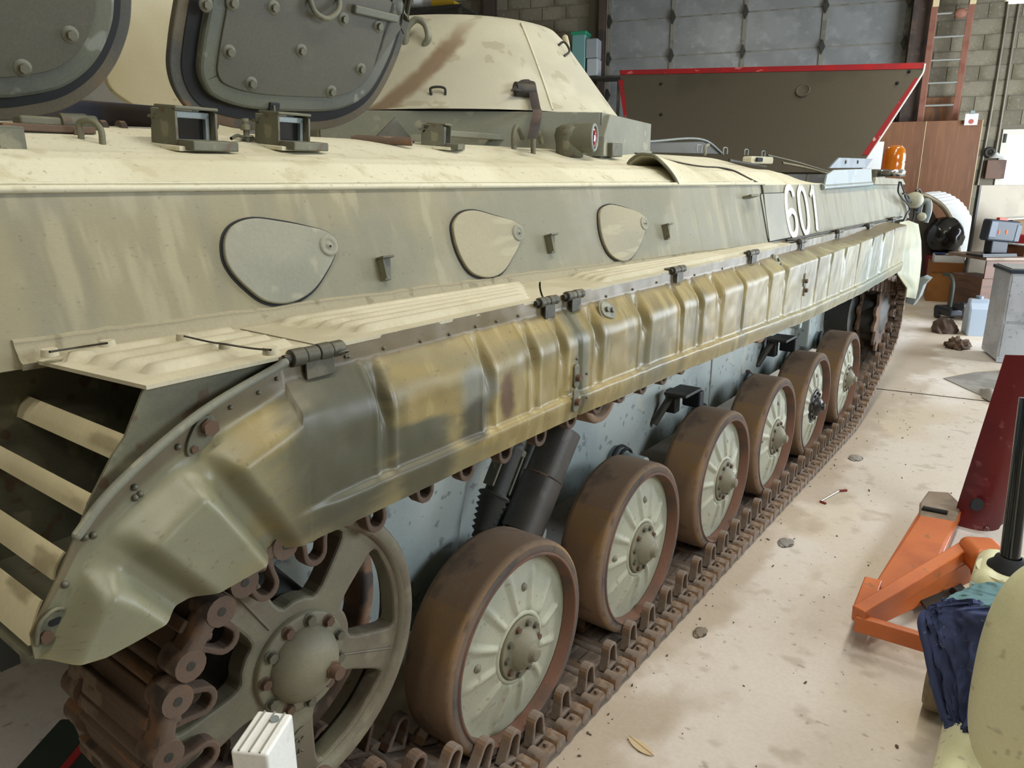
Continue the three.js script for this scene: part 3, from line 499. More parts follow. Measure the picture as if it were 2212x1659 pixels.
// inspection panel and number on the front side plate
{
  const p = [[1652, 430], [1656, 421], [1698, 417], [1702, 430], [1704, 500], [1700, 512], [1664, 521], [1658, 514]].map(([a, b]) => PF2.q(a, b));
  const xs = p.map((q) => q[0]), ys = p.map((q) => q[1]), x0 = Math.min(...xs), x1 = x0 + .36, y0 = Math.min(...ys), y1 = Math.max(...ys);
  const pan = part('side_panel', VE);
  mesh('dark_panel_gap', PF2.put(ext(rrect(x0 - .006, y0 - .004, x1 + .006, y1 + .004, .02), .0015)), M.rubberAndGap, pan);  // shade of the panel gap, put in as a black backing
  mesh('panel_cover', PF2.put(ext(rrect(x0, y0, x1, y1, .018), .004, .001)), mottled(0x94927f, [{ f: 5, a: .4, b: .8, c: 0x86867a, s: 134 }, { f: 14, a: .6, b: .75, c: 0xa29c84, s: 135, k: .6 }], .55), pan);
  // painted number: strokes laid flat on the plate
  const stroke = (pts, w, n = 40) => {
    const c = new THREE.CatmullRomCurve3(pts.map(([a, b]) => V(a, b, 0)), false, 'centripetal').getPoints(n), L = [], R = [];
    c.forEach((p, i) => { const a = c[Math.max(0, i - 1)], b = c[Math.min(n, i + 1)], d = b.clone().sub(a).normalize(), jit = 1 + .16 * (HASH[(i * 37 + pts.length * 911) & 65535] - .5); L.push([p.x - d.y * w * .5 * jit, p.y + d.x * w * .42 * jit]); R.push([p.x + d.y * w * .5 * jit, p.y - d.x * w * .42 * jit]); });
    return ext([...L, ...R.reverse()].reverse(), .0022);
  };
  const Q = (l) => l.map(([a, b]) => PF2.q(a, b)), num = part('number_marking', VE);
  const six = stroke(Q([[1712, 425], [1707, 409], [1699, 406], [1695, 420], [1696, 450], [1701, 485], [1706, 503], [1712, 509], [1718, 500], [1718, 478], [1714, 462], [1707, 456], [1700, 464]]), .034, 70);
  const nil = stroke(Q([[1727, 404], [1722, 420], [1725, 455], [1732, 492], [1739, 505], [1744, 492], [1742, 455], [1735, 418], [1728, 404]]), .034, 60);
  const one = [stroke(Q([[1748, 424], [1751, 411], [1752, 401]]), .026, 12), stroke(Q([[1752, 402], [1756, 430], [1760, 465], [1763, 499]]), .032, 20)];
  for (const g of [six, nil, one]) mesh('digit', PF2.put(merge(g).translate(0, 0, .0045)), M.white, num);
}
// hinges along the top of the skirt
M.hinge = mottled(0x4f4d41, [{ f: 10, a: .5, b: .7, c: 0x3c3a34, s: 140 }, { f: 26, a: .6, b: .72, c: 0x6d6a58, s: 141, k: .7 }], .55, { bump: .002, metal: .2 });
function hinge(px, py, len, r, dir = 1) {
  const p = at(px, py, { z: hingeZ(at(px, py, { z: 1.39 }).x) + .012 }), h = part('skirt_hinge', VE), n = 4;
  for (let k = 0; k < n; k++) mesh('knuckle', latheX(r * (k % 2 ? .93 : 1), len / n * .96).translate(p.x + (k + .5) * len / n, p.y, p.z), M.hinge, h);
  mesh('hinge_pin', rod(V(p.x - .012, p.y, p.z), V(p.x + len + .004, p.y, p.z), r * .55, r * .55, 8), M.darkSteel, h);
  mesh('hinge_leaf', [box(p.x + len * .5, p.y + r * .2, p.z - .018, len * .9, .005, .034, .002), box(p.x + len * .5, p.y - .022, p.z + .006, len * .55, .034, .005, .002)], M.hinge, h);
}
const latheX = (r, l) => lathe([[r * .5, -l / 2], [r * .92, -l / 2], [r, -l / 2 + .002], [r, l / 2 - .002], [r * .92, l / 2], [r * .5, l / 2]], 20).rotateZ(Math.PI / 2);
hinge(626, 775, .105, .0145); hinge(1163, 655, .075, .012); hinge(1222, 641, .075, .012); hinge(1452, 585, .085, .012); hinge(1616, 548, .10, .012); hinge(1726, 522, .09, .013); hinge(1808, 500, .10, .013); hinge(1874, 487, .11, .013); hinge(1925, 473, .12, .013);
mesh('cotter_loop', new THREE.TorusGeometry(.012, .0016, 6, 18).rotateX(1.1).translate(...at(738, 763, { z: 1.412 }).toArray()), M.bolt, VE);
mesh('rail_rod', rod(V(2.0, 1.318, 1.335), V(4.75, 1.318, 1.318), .006), M.darkSteel, VE);
// bolted bosses, rivets and fasteners on the skirts
const skZ = (px, py) => { let z = 1.44, p; for (let i = 0; i < 6; i++) { p = at(px, py, { z }); const v = clamp((topY(p.x) - p.y) / (topY(p.x) - botY(p.x))); z = skirtPt(p.x, v).z; } return p; };
function lug(px, py, s = 1, ang = 0) {
  const p = skZ(px, py), l = part('bolted_lug', VE); l.position.set(p.x, p.y, p.z + .002); l.rotation.set(-.35, 0, ang); l.scale.setScalar(s);
  mesh('lug_plate', [ext(rrect(-.02, -.032, .02, .032, .019), .008, .002), ext(rrect(-.024, -.036, .024, .036, .02), .003)], M.greygreen, l);
  mesh('bolt', along(hexBolt(.007, .008), V(-.002, .012, .008), V(0, 0, 1)), M.bolt, l); mesh('bolt', along(hexBolt(.007, .008), V(.002, -.012, .008), V(0, 0, 1)), M.bolt, l);
}
lug(1308, 671, 1, 1.2); lug(1677, 569, 1.1, .2); lug(1853, 517, 1.1, .2);
const gRivet = new THREE.SphereGeometry(.0036, 8, 5);
for (const [px, py] of [[680, 796], [752, 770], [828, 752], [908, 737], [970, 722], [1027, 705], [1072, 694], [1119, 682], [1196, 668], [1236, 662], [1309, 640], [1366, 625], [1418, 610], [1500, 594], [1560, 580], [746, 770], [597, 818], [558, 848], [497, 880], [1246, 775], [1267, 807], [1267, 859]]) { const p = skZ(px, py); mesh('rivet', gRivet.clone().translate(p.x, p.y, p.z + .001), M.bolt, VE); }
for (const [px, py] of [[384, 965], [290, 1052], [302, 1067], [291, 1075], [140, 1262], [172, 1320], [201, 1156], [182, 1160]]) { const p = skZ(px, py); mesh('rivet', gRivet.clone().scale(1.4, 1.4, 1.4).translate(p.x, p.y, p.z + .001), M.bolt, VE); }
{ // slotted lug with a big rusty bolt on the slanted edge
  const p = skZ(436, 931), l = part('edge_fastener', VE); l.position.set(p.x, p.y, p.z);
  mesh('washer_plate', ext(smooth2([[.016, .02], [.02, .006], [.014, -.012], [-.012, -.026], [-.026, -.03], [-.028, -.018], [-.012, .012], [.002, .022]], 40), .006, .001), M.olive, l);
  mesh('bolt', along(hexBolt(.0125, .014), V(.006, .006, .004), V(0, 0, 1)), M.boltRust, l); mesh('bolt', along(hexBolt(.006, .006), V(-.018, -.021, .004), V(0, 0, 1)), M.boltRust, l);
  const p2 = skZ(112, 1352), m = part('edge_fastener', VE); m.position.set(p2.x, p2.y, p2.z);
  mesh('clip_plate', [ext(smooth2([[-.022, -.016], [-.014, .012], [.004, .022], [.016, .012], [.012, -.012], [-.004, -.02]], 40), .003, .001), tube([V(-.022, -.012, .006), V(-.014, .014, .008), V(.004, .024, .008), V(.014, .02, .006)], .003, 6)], M.olive, m);
  mesh('bolt', along(hexBolt(.008, .008), V(-.01, -.008, .002), V(0, 0, 1)), M.boltRust, m);
  mesh('slot', ext(rrect(0, -.003, .016, .006, .004), .001).translate(-.004, .004, .0035), M.rubberAndGap, m);  // thin black piece for the darkness inside the slot
}
for (const [px, py] of [[1243, 812], [1241, 864], [1737, 605], [1737, 625]]) { const p = skZ(px, py), l = part('panel_fastener', VE); l.position.set(p.x, p.y, p.z); mesh('fastener_plate', ext(rrect(-.011, -.03, .011, .03, .01), .005, .0012), M.olive, l); mesh('bolt', along(hexBolt(.009, .012), V(.001, -.004, .004), V(0, 0, 1)), M.boltRust, l); }

// ------------------------------------------------------------------ on the roof
function roofHit(px, py) { const d = ray(px, py); for (let t = 1; t < 8; t += .004) { const p = EYE.clone().addScaledVector(d, t); if (p.x > 3) break; const zc = footZ(p.x) - .06; if (p.z < zc && p.z > -.2) { const r = roofY(p.x, 1 - p.z / zc); if (p.y <= r.y) return p; } } return at(px, py, { z: .8 }); }
function periscope(px, py, w, s = 1, turn = 0) {
  const p = roofHit(px, py), g = part('periscope', VE); g.position.set(p.x, p.y - .004, p.z); g.rotation.set(.1, turn, 0); g.scale.setScalar(s);
  const prof = [[.035, 0], [.035, .076], [.018, .084], [-.012, .084], [-.045, .045], [-.048, 0]];      // (z, y)
  const cheek = (x) => ext(prof.map(([z, y]) => [-z, y]).reverse(), .006, .001).rotateY(Math.PI / 2).translate(x - .003, 0, 0);
  mesh('cheek', cheek(-w / 2), M.olive, g); mesh('cheek', cheek(w / 2), M.olive, g);
  mesh('hood', [box(0, .084, .004, w + .008, .007, .07, .003), box(0, .062, -.03, w, .006, .06, .002).rotateX(0), box(0, .04, -.045, w, .08, .006, .002)], M.olive, g);
  mesh('glass_frame', [box(0, .07, .012, w - .008, .014, .012, .002), box(0, .014, .012, w - .008, .014, .012, .002), box(-w / 2 + .009, .042, .012, .01, .06, .012, .002), box(w / 2 - .009, .042, .012, .01, .06, .012, .002)], M.bluegrey, g);
  mesh('window_glass', box(0, .042, .005, w - .016, .055, .006), M.glassDark, g);
  mesh('base_plate', [box(0, .004, 0, w + .03, .01, .12, .002)], M.roof, g);
  mesh('ledge', [box(.006, .012, .062, w + .016, .02, .05, .003)], M.olive, g);
}
periscope(405, 318, .098, 1.0, .12); periscope(615, 318, .10, .97, .12); periscope(945, 318, .10, .85, .5); 
{ // the fourth block turns its back
  const p = roofHit(1270, 333), g = part('periscope', VE); g.position.copy(p);
  mesh('housing', ext([[-.075, 0], [-.07, .07], [.0, .15], [.05, .155], [.055, 0]], .1, .004).rotateY(.25).translate(.02, -.01, -.03), M.greygreen, g);
  mesh('ledge', box(.06, .015, .05, .08, .05, .09, .004), M.olive, g);
}
function loop(pts, r, name = 'grab_loop', m = M.olive) { mesh(name, [...capTube(pts, r, 8, 30)], m, VE); }
{
  let a = roofHit(176, 300), b = roofHit(222, 312); loop([a, a.clone().add(V(0, .028, 0)), a.clone().lerp(b, .25).add(V(0, .036, 0)), a.clone().lerp(b, .75).add(V(0, .038, 0)), b.clone().add(V(0, .028, 0)), b], .0062);
  for (const [x0, y0, x1, y1] of [[1110, 322, 1138, 298], [1152, 332, 1184, 305]]) { a = roofHit(x0, y0); const s = .075, d = V(.06, 0, -.02); loop([a, a.clone().add(V(0, s * .6, 0)), a.clone().addScaledVector(d, .4).add(V(0, s, 0)), a.clone().addScaledVector(d, 1).add(V(0, s * .9, 0)), a.clone().addScaledVector(d, 1.5).add(V(0, s * .55, 0))], .009); }
  // bent bracket at the rear
  const p = roofHit(30, 322); mesh('angle_bracket', [box(p.x, p.y + .018, p.z, .04, .036, .003), box(p.x - .006, p.y + .036, p.z - .012, .05, .003, .028)], M.olive, VE);
  // rusty base with latch
  const c = roofHit(100, 283), lp = part('latch_block', VE); lp.position.copy(c);
  mesh('latch_base', [box(0, .004, 0, .17, .014, .05, .003), box(.05, -.004, .026, .02, .014, .004, .001)], M.rust, lp); mesh('latch_body', [box(-.01, .018, -.01, .075, .018, .04, .005), new THREE.CylinderGeometry(.018, .02, .05, 16).rotateZ(Math.PI / 2).translate(.065, .02, -.03), rod(V(.09, .02, -.03), V(.11, .02, -.03), .017)], M.olive, lp);
  // torsion rod with collars
  const r0 = at(150, 278, { z: .62 }), r1 = at(372, 284, { z: .62 }); const tr2 = part('torsion_rod', VE);
  mesh('rod', rod(r0, r1, .008), M.greygreen, tr2); for (const t of [.48, .3]) mesh('collar', along(new THREE.CylinderGeometry(.02, .02, .012, 18).rotateX(Math.PI / 2), r0.clone().lerp(r1, t), r1.clone().sub(r0)), M.rust, tr2);
  // antenna stud with spring wire between the blocks
  const s = roofHit(534, 306), st = part('spring_stud', VE); st.position.copy(s);
  mesh('stud', [rod(V(0, 0, 0), V(0, .045, 0), .007), along(hexBolt(.013, .012), V(0, .026, 0), UP), along(hexBolt(.009, .008), V(0, .044, 0), UP), new THREE.CylinderGeometry(.016, .016, .004, 14).translate(0, .012, 0)], M.olive, st);
  mesh('flat_spring', tube([V(-.055, .004, .02), V(-.03, .012, .01), V(0, .006, 0), V(.03, .008, .01), V(.06, .002, .02)], .004, 6), M.bolt, st);
  // tail lamp with red lens
  const l = roofHit(1230, 336), lm = part('marker_lamp', VE); lm.position.copy(l).add(V(0, -.006, 0)); lm.rotation.y = .3; lm.rotation.order = 'YXZ';
  mesh('lamp_stem', lathe([[.0, 0], [.05, 0], [.05, .045], [.056, .075], [.05, .1], [.03, .112], [0, .115]], 28), M.olive, lm);
  mesh('lamp_barrel', latheZ([[.0, -.02], [.045, -.02], [.052, .0], [.052, .09], [.046, .092], [.044, .08], [0, .08]], 32).translate(0, .066, 0), M.olive, lm);
  mesh('lamp_bezel', new THREE.TorusGeometry(.043, .005, 8, 32).translate(0, .066, .091), M.bluegrey, lm);
  mesh('red_lens', latheZ([[.04, .084], [.03, .094], [.015, .099], [0, .1]], 28).translate(0, .066, 0), new THREE.MeshPhysicalMaterial({ color: 0x7a1218, roughness: .15, clearcoat: 1 }), lm);
  // clip and flat bar
  const k = roofHit(1335, 330), kl = part('spring_clip', VE); kl.position.copy(k);
  mesh('clip', tube([V(-.06, .0, 0), V(-.06, .05, 0), V(-.03, .075, 0), V(.0, .055, 0), V(.03, .03, .0), V(.1, .022, 0)], .012, 8), M.greygreen, kl); mesh('bar', box(.16, .006, -.03, .3, .02, .06, .004), M.greygreen, kl);
  // long flat rails in front of the turret
  mesh('roof_rail', rod(roofHit(760, 300), roofHit(890, 306), .012), M.rust, VE);
  mesh('roof_rail', [box(0, 0, 0, 1.1, .02, .03, .003).translate(...at(1150, 302, { z: .60 }).toArray())], M.greygreen, VE);
  { const p = at(852, 288, { z: .70 }); mesh('gusset', ext([[-.11, -.035], [.09, -.035], [.0, .045]], .008, .002).translate(p.x, p.y, p.z), M.hatchDark, VE); }
  // arched intake scoop on the shoulder, mouth to the rear
  const x0 = at(1461, 402, { z: 1.2 }).x, zcr = footZ(x0) - .06, qm = 1 - at(1356, 357, { x: x0 }).z / zcr, sc = part('intake_scoop', VE);
  const hood = (u, v, o = 0) => { const p = roofY(x0 + .30 * v, lerp(-.004, qm, u)); p.y += (.05 * Math.pow(Math.sin(Math.PI * clamp(u * .985 + .012)), .55) + o) * Math.pow(1 - v, .7); return p; };
  mesh('scoop_hood', slab(40, 14, (u, v) => hood(1 - u, v), .006, (p) => [p.x, p.z]), M.roof, sc, 0);
  mesh('scoop_lip', tube(Array.from({ length: 26 }, (_, i) => hood(i / 25, 0)), .006, 8, 80), M.olive, sc);
  // low vision slit further forward
  const v0 = roofHit(1628, 352), vs = part('vision_slit', VE); mesh('slit_frame', ext(rrect(-.12, -.005, .12, .036, .014), .06, .005, [rrect(-.11, .004, .11, .03, .01)]).rotateY(-.2).translate(v0.x + .05, v0.y, v0.z - .02), M.roof, vs); mesh('slit_glass', box(v0.x + .05, v0.y + .018, v0.z + .034, .2, .022, .01), M.rubberAndGap, vs);
  mesh('deck_strip', rod(at(1575, 346, { z: .95 }), at(1655, 361, { z: .95 }), .007), M.darkSteel, VE);
  // dark hatch lid near the driver
  const q = [[1395, 308], [1522, 305], [1560, 333], [1398, 330]].map(([a, b]) => { const p = at(a, b, { z: .42 }); return [p.x, p.y]; });
  mesh('driver_hatch_lid', ext(q.reverse(), .05, .004).translate(0, 0, .37), M.hatchDark, VE);
  mesh('lid_edge', tube([at(1395, 306, { z: .43 }), at(1522, 303, { z: .43 }), at(1562, 333, { z: .43 })], .007, 6, 30), M.bluegrey, VE);
  for (const [a, b] of [[1505, 327], [1562, 332], [1608, 335], [1645, 338]]) { const p = at(a, b, { z: .6 }); mesh('deck_clip', tube([p, p.clone().add(V(0, .03, 0)), p.clone().add(V(.06, .03, 0)), p.clone().add(V(.06, 0, 0))], .004, 6, 18), M.bluegrey, VE); }
  mesh('deck_strip', tube([at(1658, 335, { z: .7 }), at(1720, 350, { z: .8 }), at(1800, 374, { z: .95 })], .006, 6, 30), M.olive, VE);
  mesh('deck_strip', tube([at(1690, 352, { z: .9 }), at(1740, 362, { z: .95 }), at(1800, 378, { z: 1.05 })], .007, 6, 30), M.fillet, VE);
  mesh('grab_loop', [...capTube([at(1523, 333, { z: .72 }), at(1523, 318, { z: .72 }), at(1530, 313, { z: .72 })], .009)], M.greygreen, VE);
}
// ------------------------------------------------------------------ troop hatches, opened inwards
function hatchBody(F, outline, inset, g, bolts, extra) {
  const q = smooth2(outline, 90), cx = q.reduce((s, p) => s + p[0], 0) / q.length, cy = q.reduce((s, p) => s + p[1], 0) / q.length;
  const off = (k) => q.map((p, i) => { const a = q[(i + q.length - 1) % q.length], b = q[(i + 1) % q.length]; const dx = b[0] - a[0], dy = b[1] - a[1], l = Math.hypot(dx, dy); let nx = dy / l, ny = -dx / l; if ((p[0] - cx) * nx + (p[1] - cy) * ny < 0) { nx = -nx; ny = -ny; } return [p[0] - nx * k, p[1] - ny * k]; });
  mesh('hatch_plate', F.put(ext(q, .022, .004).translate(0, 0, -.03)), M.hatchRim, g);
  mesh('seal_groove', F.put(ext(off(.026), .004, .001).translate(0, 0, -.008)), M.rubberAndGap, g);
  mesh('hatch_frame', F.put(ext(off(inset), .028, .008).translate(0, 0, -.006)), M.hatchBand, g);
  mesh('inner_panel', F.put(ext(off(inset + .04), .006, .002).translate(0, 0, .021)), M.hatchDark, g);
  for (const [a, b] of bolts) { const c = F.q(a, b); const bb = mesh('hatch_bolt', merge(hexBolt(.0095, .012), latheZ([[.017, 0], [.017, .002], [.01, .004], [0, .004]], 14)), M.bolt, g); bb.applyMatrix4(new THREE.Matrix4().multiplyMatrices(F.M, new THREE.Matrix4().makeTranslation(c[0], c[1], .026))); }
  return q;
}
{
  const F = frame(V(0, 1.70, .6), V(1, 0, 0), V(0, .958, .287));
  const g = part('roof_hatch', VE), O = [[389, 0], [375, 90], [372, 150], [386, 200], [420, 245], [490, 275], [620, 285], [735, 275], [805, 232], [858, 140], [888, 40], [893, 0]].map(([a, b]) => F.q(a, b));
  const t = .34; O.push([O[11][0] + .01, t + .05], [O[11][0] - .06, t + .13], [O[0][0] + .1, t + .13], [O[0][0] + .02, t + .05]);
  hatchBody(F, O, .058, g, [[577, 12], [728, 37], [804, 53], [481, 107], [637, 105], [766, 145], [529, 175], [702, 193], [488, 2], [430, 5]]);
  { const a = F.q(590, 222), b = F.q(572, 240); mesh('hinge_socket', F.put(box(b[0] + .01, b[1] + .01, .022, .03, .035, .012, .002)), M.rubberAndGap, g); mesh('stay_wire', rod(F.pt(b[0] + .005, b[1] + .02, .03), roofHit(598, 300), .003), M.bolt, g); }  // black block for the darkness inside the socket
  { const a = F.q(650, 5), b = F.q(715, 5); const pts = [F.pt(a[0], a[1] + .02, .03), F.pt(a[0] + .01, a[1] - .012, .045), F.pt((a[0] + b[0]) / 2, a[1] - .022, .05), F.pt(b[0] - .01, b[1] - .012, .045), F.pt(b[0], b[1] + .02, .03)]; mesh('hatch_handle', tube(pts, .007, 8), M.olive, g); }
  { const a = F.q(745, 22), b = F.q(842, 18), c = F.q(800, 34); mesh('latch_bar', F.put(box((a[0] + b[0]) / 2, (a[1] + b[1]) / 2 - .006, .032, b[0] - a[0], .022, .02, .005)), M.hatchBand, g); }
  const h = part('roof_hatch', VE), O1 = [[290, 0], [284, 65], [256, 140], [215, 193], [150, 236], [60, 258], [0, 264]].map(([a, b]) => F.q(a, b));
  const e = O1[6]; O1.push([e[0] - .2, e[1] - .0], [e[0] - .32, e[1] + .08], [e[0] - .36, .3], [e[0] - .25, .45], [O1[0][0] - .07, .47], [O1[0][0] - .005, .36]);
  hatchBody(F, O1, .05, h, [[138, 69], [36, 140]]);
  // tan outside of a hatch on the far side, seen between the two
  const F2 = frame(V(0, 1.68, -.28), V(1, 0, 0), V(0, 1, -.1)), P = [[226, 100], [228, 185], [290, 235], [357, 272], [440, 290], [520, 292], [560, 200], [570, 0]].map(([a, b]) => F2.q(a, b)); P.push([P[7][0] + .02, .62], [P[0][0] + .1, .66], [P[0][0] - .01, .5]);
  const k = part('roof_hatch', VE); mesh('hatch_plate', F2.put(ext(smooth2(P, 80), .025, .005)), M.turret, k);
  // padded roll behind the rod
  mesh('seat_pad', box(...at(265, 252, { z: .3 }).toArray(), .5, .06, .12, .02), mottled(0x4b4340, [{ f: 6, a: .5, b: .7, c: 0x3a3c48, s: 150 }], .9), VE);
}
// ------------------------------------------------------------------ turret
{
  const t = part('turret', VE); t.position.set(1.30, 0, 0);
  const R0 = .76, R1 = .47, y0 = 1.828, y1 = 2.20;
  const prof = [[R0, y0], [R0 - .004, y0 + .008]]; for (let k = 1; k <= 8; k++) prof.push([lerp(R0, R1, k / 9), lerp(y0, y1, k / 9)]); prof.push([R1 + .012, y1 - .022], [R1 - .006, y1 - .005], [R1 - .03, y1 + .002], [R1 * .5, y1 + .01], [0, y1 + .012]);
  mesh('turret_gap', lathe([[R0 - .03, y0 + .004], [R0 - .03, y0 - .014], [R0 - .04, y0 - .014]], 96), M.rubberAndGap, t);  // black ring puts in the dark gap beneath the turret
  // fixed collar of flat plates round the turret
  const c = part('turret_collar', VE); c.position.set(1.30, 0, 0);
  const R2 = .885, ang = [58, 101, 172, 240, 300, 360, 418].map((q) => q * Math.PI / 180), n = 6;
  for (let k = 0; k < n; k++) { const a = ang[k], b = ang[k + 1]; const A = [R2 * Math.cos(a), R2 * Math.sin(a)], B = [R2 * Math.cos(b), R2 * Math.sin(b)], L = Math.hypot(A[0] - B[0], A[1] - B[1]); const g = box(0, 1.71, 0, L * 1.0, .225, .02, .003); g.rotateY(Math.atan2(-(B[1] - A[1]), B[0] - A[0])); mesh('collar_plate', g.translate((A[0] + B[0]) / 2, 0, (A[1] + B[1]) / 2), M.greygreen, c); }
  // seam, grab irons, lugs on the shell
  const cone = (ang, y, o = 0) => { const r = lerp(R0, R1, (y - y0) / (y1 - y0)) + o; return V(r * Math.cos(ang), y, r * Math.sin(ang)); };
  const coneHit = (px, py, o = 0) => { const d = ray(px, py); for (let s = 1.5; s < 6; s += .003) { const p = EYE.clone().addScaledVector(d, s), q = p.clone().sub(V(1.3, 0, 0)); const rr = lerp(R0, R1, (q.y - y0) / (y1 - y0)); if (Math.hypot(q.x, q.z) <= rr + o) return q; } return at(px, py, { z: .5 }).sub(V(1.3, 0, 0)); };
  const sA = coneHit(1135, 70), sB = coneHit(1192, 236), a1 = Math.atan2(sA.z, sA.x), a2 = Math.atan2(sB.z, sB.x);
  mesh('weld_seam', tube(Array.from({ length: 12 }, (_, i) => cone(lerp(a2, a1, i / 11), lerp(y0 + .005, y1 - .02, i / 11), .001)), .0045, 6, 40), M.roof, t);
  const O = (px, py, o) => coneHit(px, py, o);
  const phi = (q) => ((Math.atan2(q.x, q.z) / 2 / Math.PI) + 1) % 1, SM0 = phi(O(805, 235, 0)) - 0, SM1 = SM0 + .075;
  // painted shell: diagonal brown band down the rear side
  const TM = new THREE.MeshStandardMaterial({ roughness: .6, map: tex(2048, 256, (u, v) => {
    let c = mix3([190, 186, 163], [180, 176, 156], ss(fbm(u, v, 14, 3, 4, 160), .42, .68)); c = mix3(c, [158, 151, 126], ss(fbm(u, v, 60, 10, 3, 161), .71, .75) * .6);
    c = mix3(c, [199, 195, 176], ss(fbm(u, v, 24, 4, 4, 162), .58, .75) * .6);
    const d = Math.abs(u - lerp(SM0, SM1, v / .6) + (fbm(u, v, 80, 14, 3, 163) - .5) * .01); c = mix3(c, [120, 98, 74], (1 - ss(d, .004, .016)) * (1 - ss(v, .45, .75)) * .8);
    const g = (HASH[(Math.floor(u * 2048) * 73 + Math.floor(v * 256) * 9151) & 65535] - .5) * 7; return [c[0] + g, c[1] + g, c[2] + g];
  }) });
  mesh('turret_shell', lathe(prof, 128), TM, t, 0);
  mesh('hook_handle', [...capTube([O(876, 92, 0), O(880, 60, .05), O(900, 42, .07), O(918, 52, .06), O(925, 80, .03), O(918, 96, .0)], .013, 10, 40)], M.greygreen, t);
  for (const P of [[[932, 205], [932, 197], [962, 197], [962, 205]], [[1206, 98], [1210, 97], [1222, 116], [1218, 122]]]) { const p = P.map(([a, b]) => O(a, b, 0)), n2 = p[0].clone().setY(.3).normalize(); mesh('strap_loop', tube([p[0], p[1].clone().addScaledVector(n2, .02), p[2].clone().addScaledVector(n2, .02), p[3]], .005, 6, 24), M.darkSteel, t); }
  // strap holder with a hanging leather strap
  const s0 = O(1128, 200, 0), nn = V(s0.x, .35, s0.z).normalize(), tn = V(-s0.z, 0, s0.x).normalize(), sg = part('strap_holder', t);
  mesh('holder_drum', along(new THREE.CylinderGeometry(.026, .026, .075, 18).rotateX(Math.PI / 2), s0.clone().addScaledVector(nn, .02), tn), M.darkSteel, t); t.remove(sg);
  M.strap = mottled(0x3a322e, [{ f: 10, a: .5, b: .7, c: 0x4f4038, s: 165 }], .8, { bump: .002 });
  const path = [[1108, 205], [1128, 184], [1140, 183], [1146, 205], [1152, 235], [1160, 250], [1155, 275], [1150, 300]].map(([a, b], i) => i < 5 ? O(a, b, .012).addScaledVector(nn, .022) : at(a, b, { z: .895 }).sub(V(1.3, 0, 0)));
  const pc = new THREE.CatmullRomCurve3(path, false, 'centripetal');
  mesh('leather_strap', slab(60, 4, (u, v) => { const p = pc.getPoint(u), w = (v - .5) * .036; return p.clone().addScaledVector(tn, -w).addScaledVector(nn, .003 * Math.sin(v * 3.14)); }, .004, (p) => [p.x, p.y]), M.strap, t, 0);
  mesh('lift_lug', [...capTube([O(1253, 128, 0).add(V(.05, 0, -.12)), O(1258, 108, 0).add(V(.06, .03, -.12)), O(1262, 96, 0).add(V(.06, .05, -.14))], .014)], M.turret, t);
}
// ------------------------------------------------------------------ raised engine cover with red-taped edges
{
  const A = at(1338, 152, { x: 4.50 }), B = at(1998, 135, { x: 4.62 }), D = at(1868, 345, { x: 4.28 });
  const F = frame(D, B.clone().sub(A), UP.clone().multiplyScalar(1).add(V(.15, 0, 0))), F3 = (() => { const n = B.clone().sub(A).cross(D.clone().sub(A)).normalize(); const e1 = B.clone().sub(A).normalize(); return frame(D, e1, n.clone().cross(e1).multiplyScalar(n.clone().cross(e1).y > 0 ? 1 : -1)); })();
  const Q = (l) => l.map(([a, b]) => F3.q(a, b)), g = part('engine_cover', VE);
  const out = Q([[1338, 152], [1998, 135], [1996, 150], [1984, 172], [1868, 345], [1835, 372], [1690, 372], [1400, 340], [1352, 250]]);
  M.cover = mottled(0x6a6354, [{ f: 1, a: .45, b: .6, c: 0x5a5447, s: 170, oct: 2 }, { f: 3, a: .6, b: .8, c: 0x4c473b, s: 171, k: .6 }], .5);
  const sgn = F3.n.dot(EYE.clone().sub(D)) > 0 ? 1 : -1;
  const lay = (pts, z, d) => F3.put(ext(pts, d).translate(0, 0, sgn > 0 ? z : -z - d));
  mesh('cover_plate', lay(out, -.03, .03), M.cover, g);
  M.redTape = mottled(0xb01e26, [{ f: 8, a: .55, b: .7, c: 0xa0232c, s: 173 }, { fx: 12, fy: 40, a: .72, b: .76, c: 0xd88a84, s: 174, k: .8 }], .45); M.redTape2 = mottled(0x9c1a24, [{ f: 8, a: .55, b: .7, c: 0x8a1a22, s: 175 }, { f: 20, a: .7, b: .76, c: 0xd9c8c2, s: 176, k: .8 }], .45);
  mesh('tape_strip', lay(Q([[1340, 152], [1997, 136], [1992, 149], [1340, 162]]), .001, .003), M.redTape, g);
  mesh('tape_strip', lay(Q([[1976, 170], [1988, 168], [1968, 200], [1880, 335], [1862, 335]]), .001, .003), M.redTape2, g);
  mesh('tape_strip', lay(Q([[1336, 175], [1346, 172], [1354, 250], [1348, 254]]), .001, .003), M.redTape, g);
  mesh('edge_trim', tube([[1998, 138], [1994, 156], [1982, 176], [1872, 344]].map(([a, b]) => hit(a, b, F3.pt(0, 0, sgn * .004), F3.n)), .006, 6, 40), M.white, g);
  const d0 = F3.q(1735, 197); mesh('cap_ring', F3.put(merge(latheZ([[.052, 0], [.05, .012 * sgn], [.042, .014 * sgn], [.04, .006 * sgn], [0, .006 * sgn]], 28)).translate(d0[0], d0[1], .001 * sgn)), M.cover, g);
  for (const [a, b] of [[1428, 248], [1428, 182], [1964, 155], [1938, 180]]) { const c = F3.q(a, b); mesh('cover_stud', F3.put(new THREE.SphereGeometry(.012, 10, 6).translate(c[0], c[1], .004 * sgn)), M.rubberAndGap, g); }
}
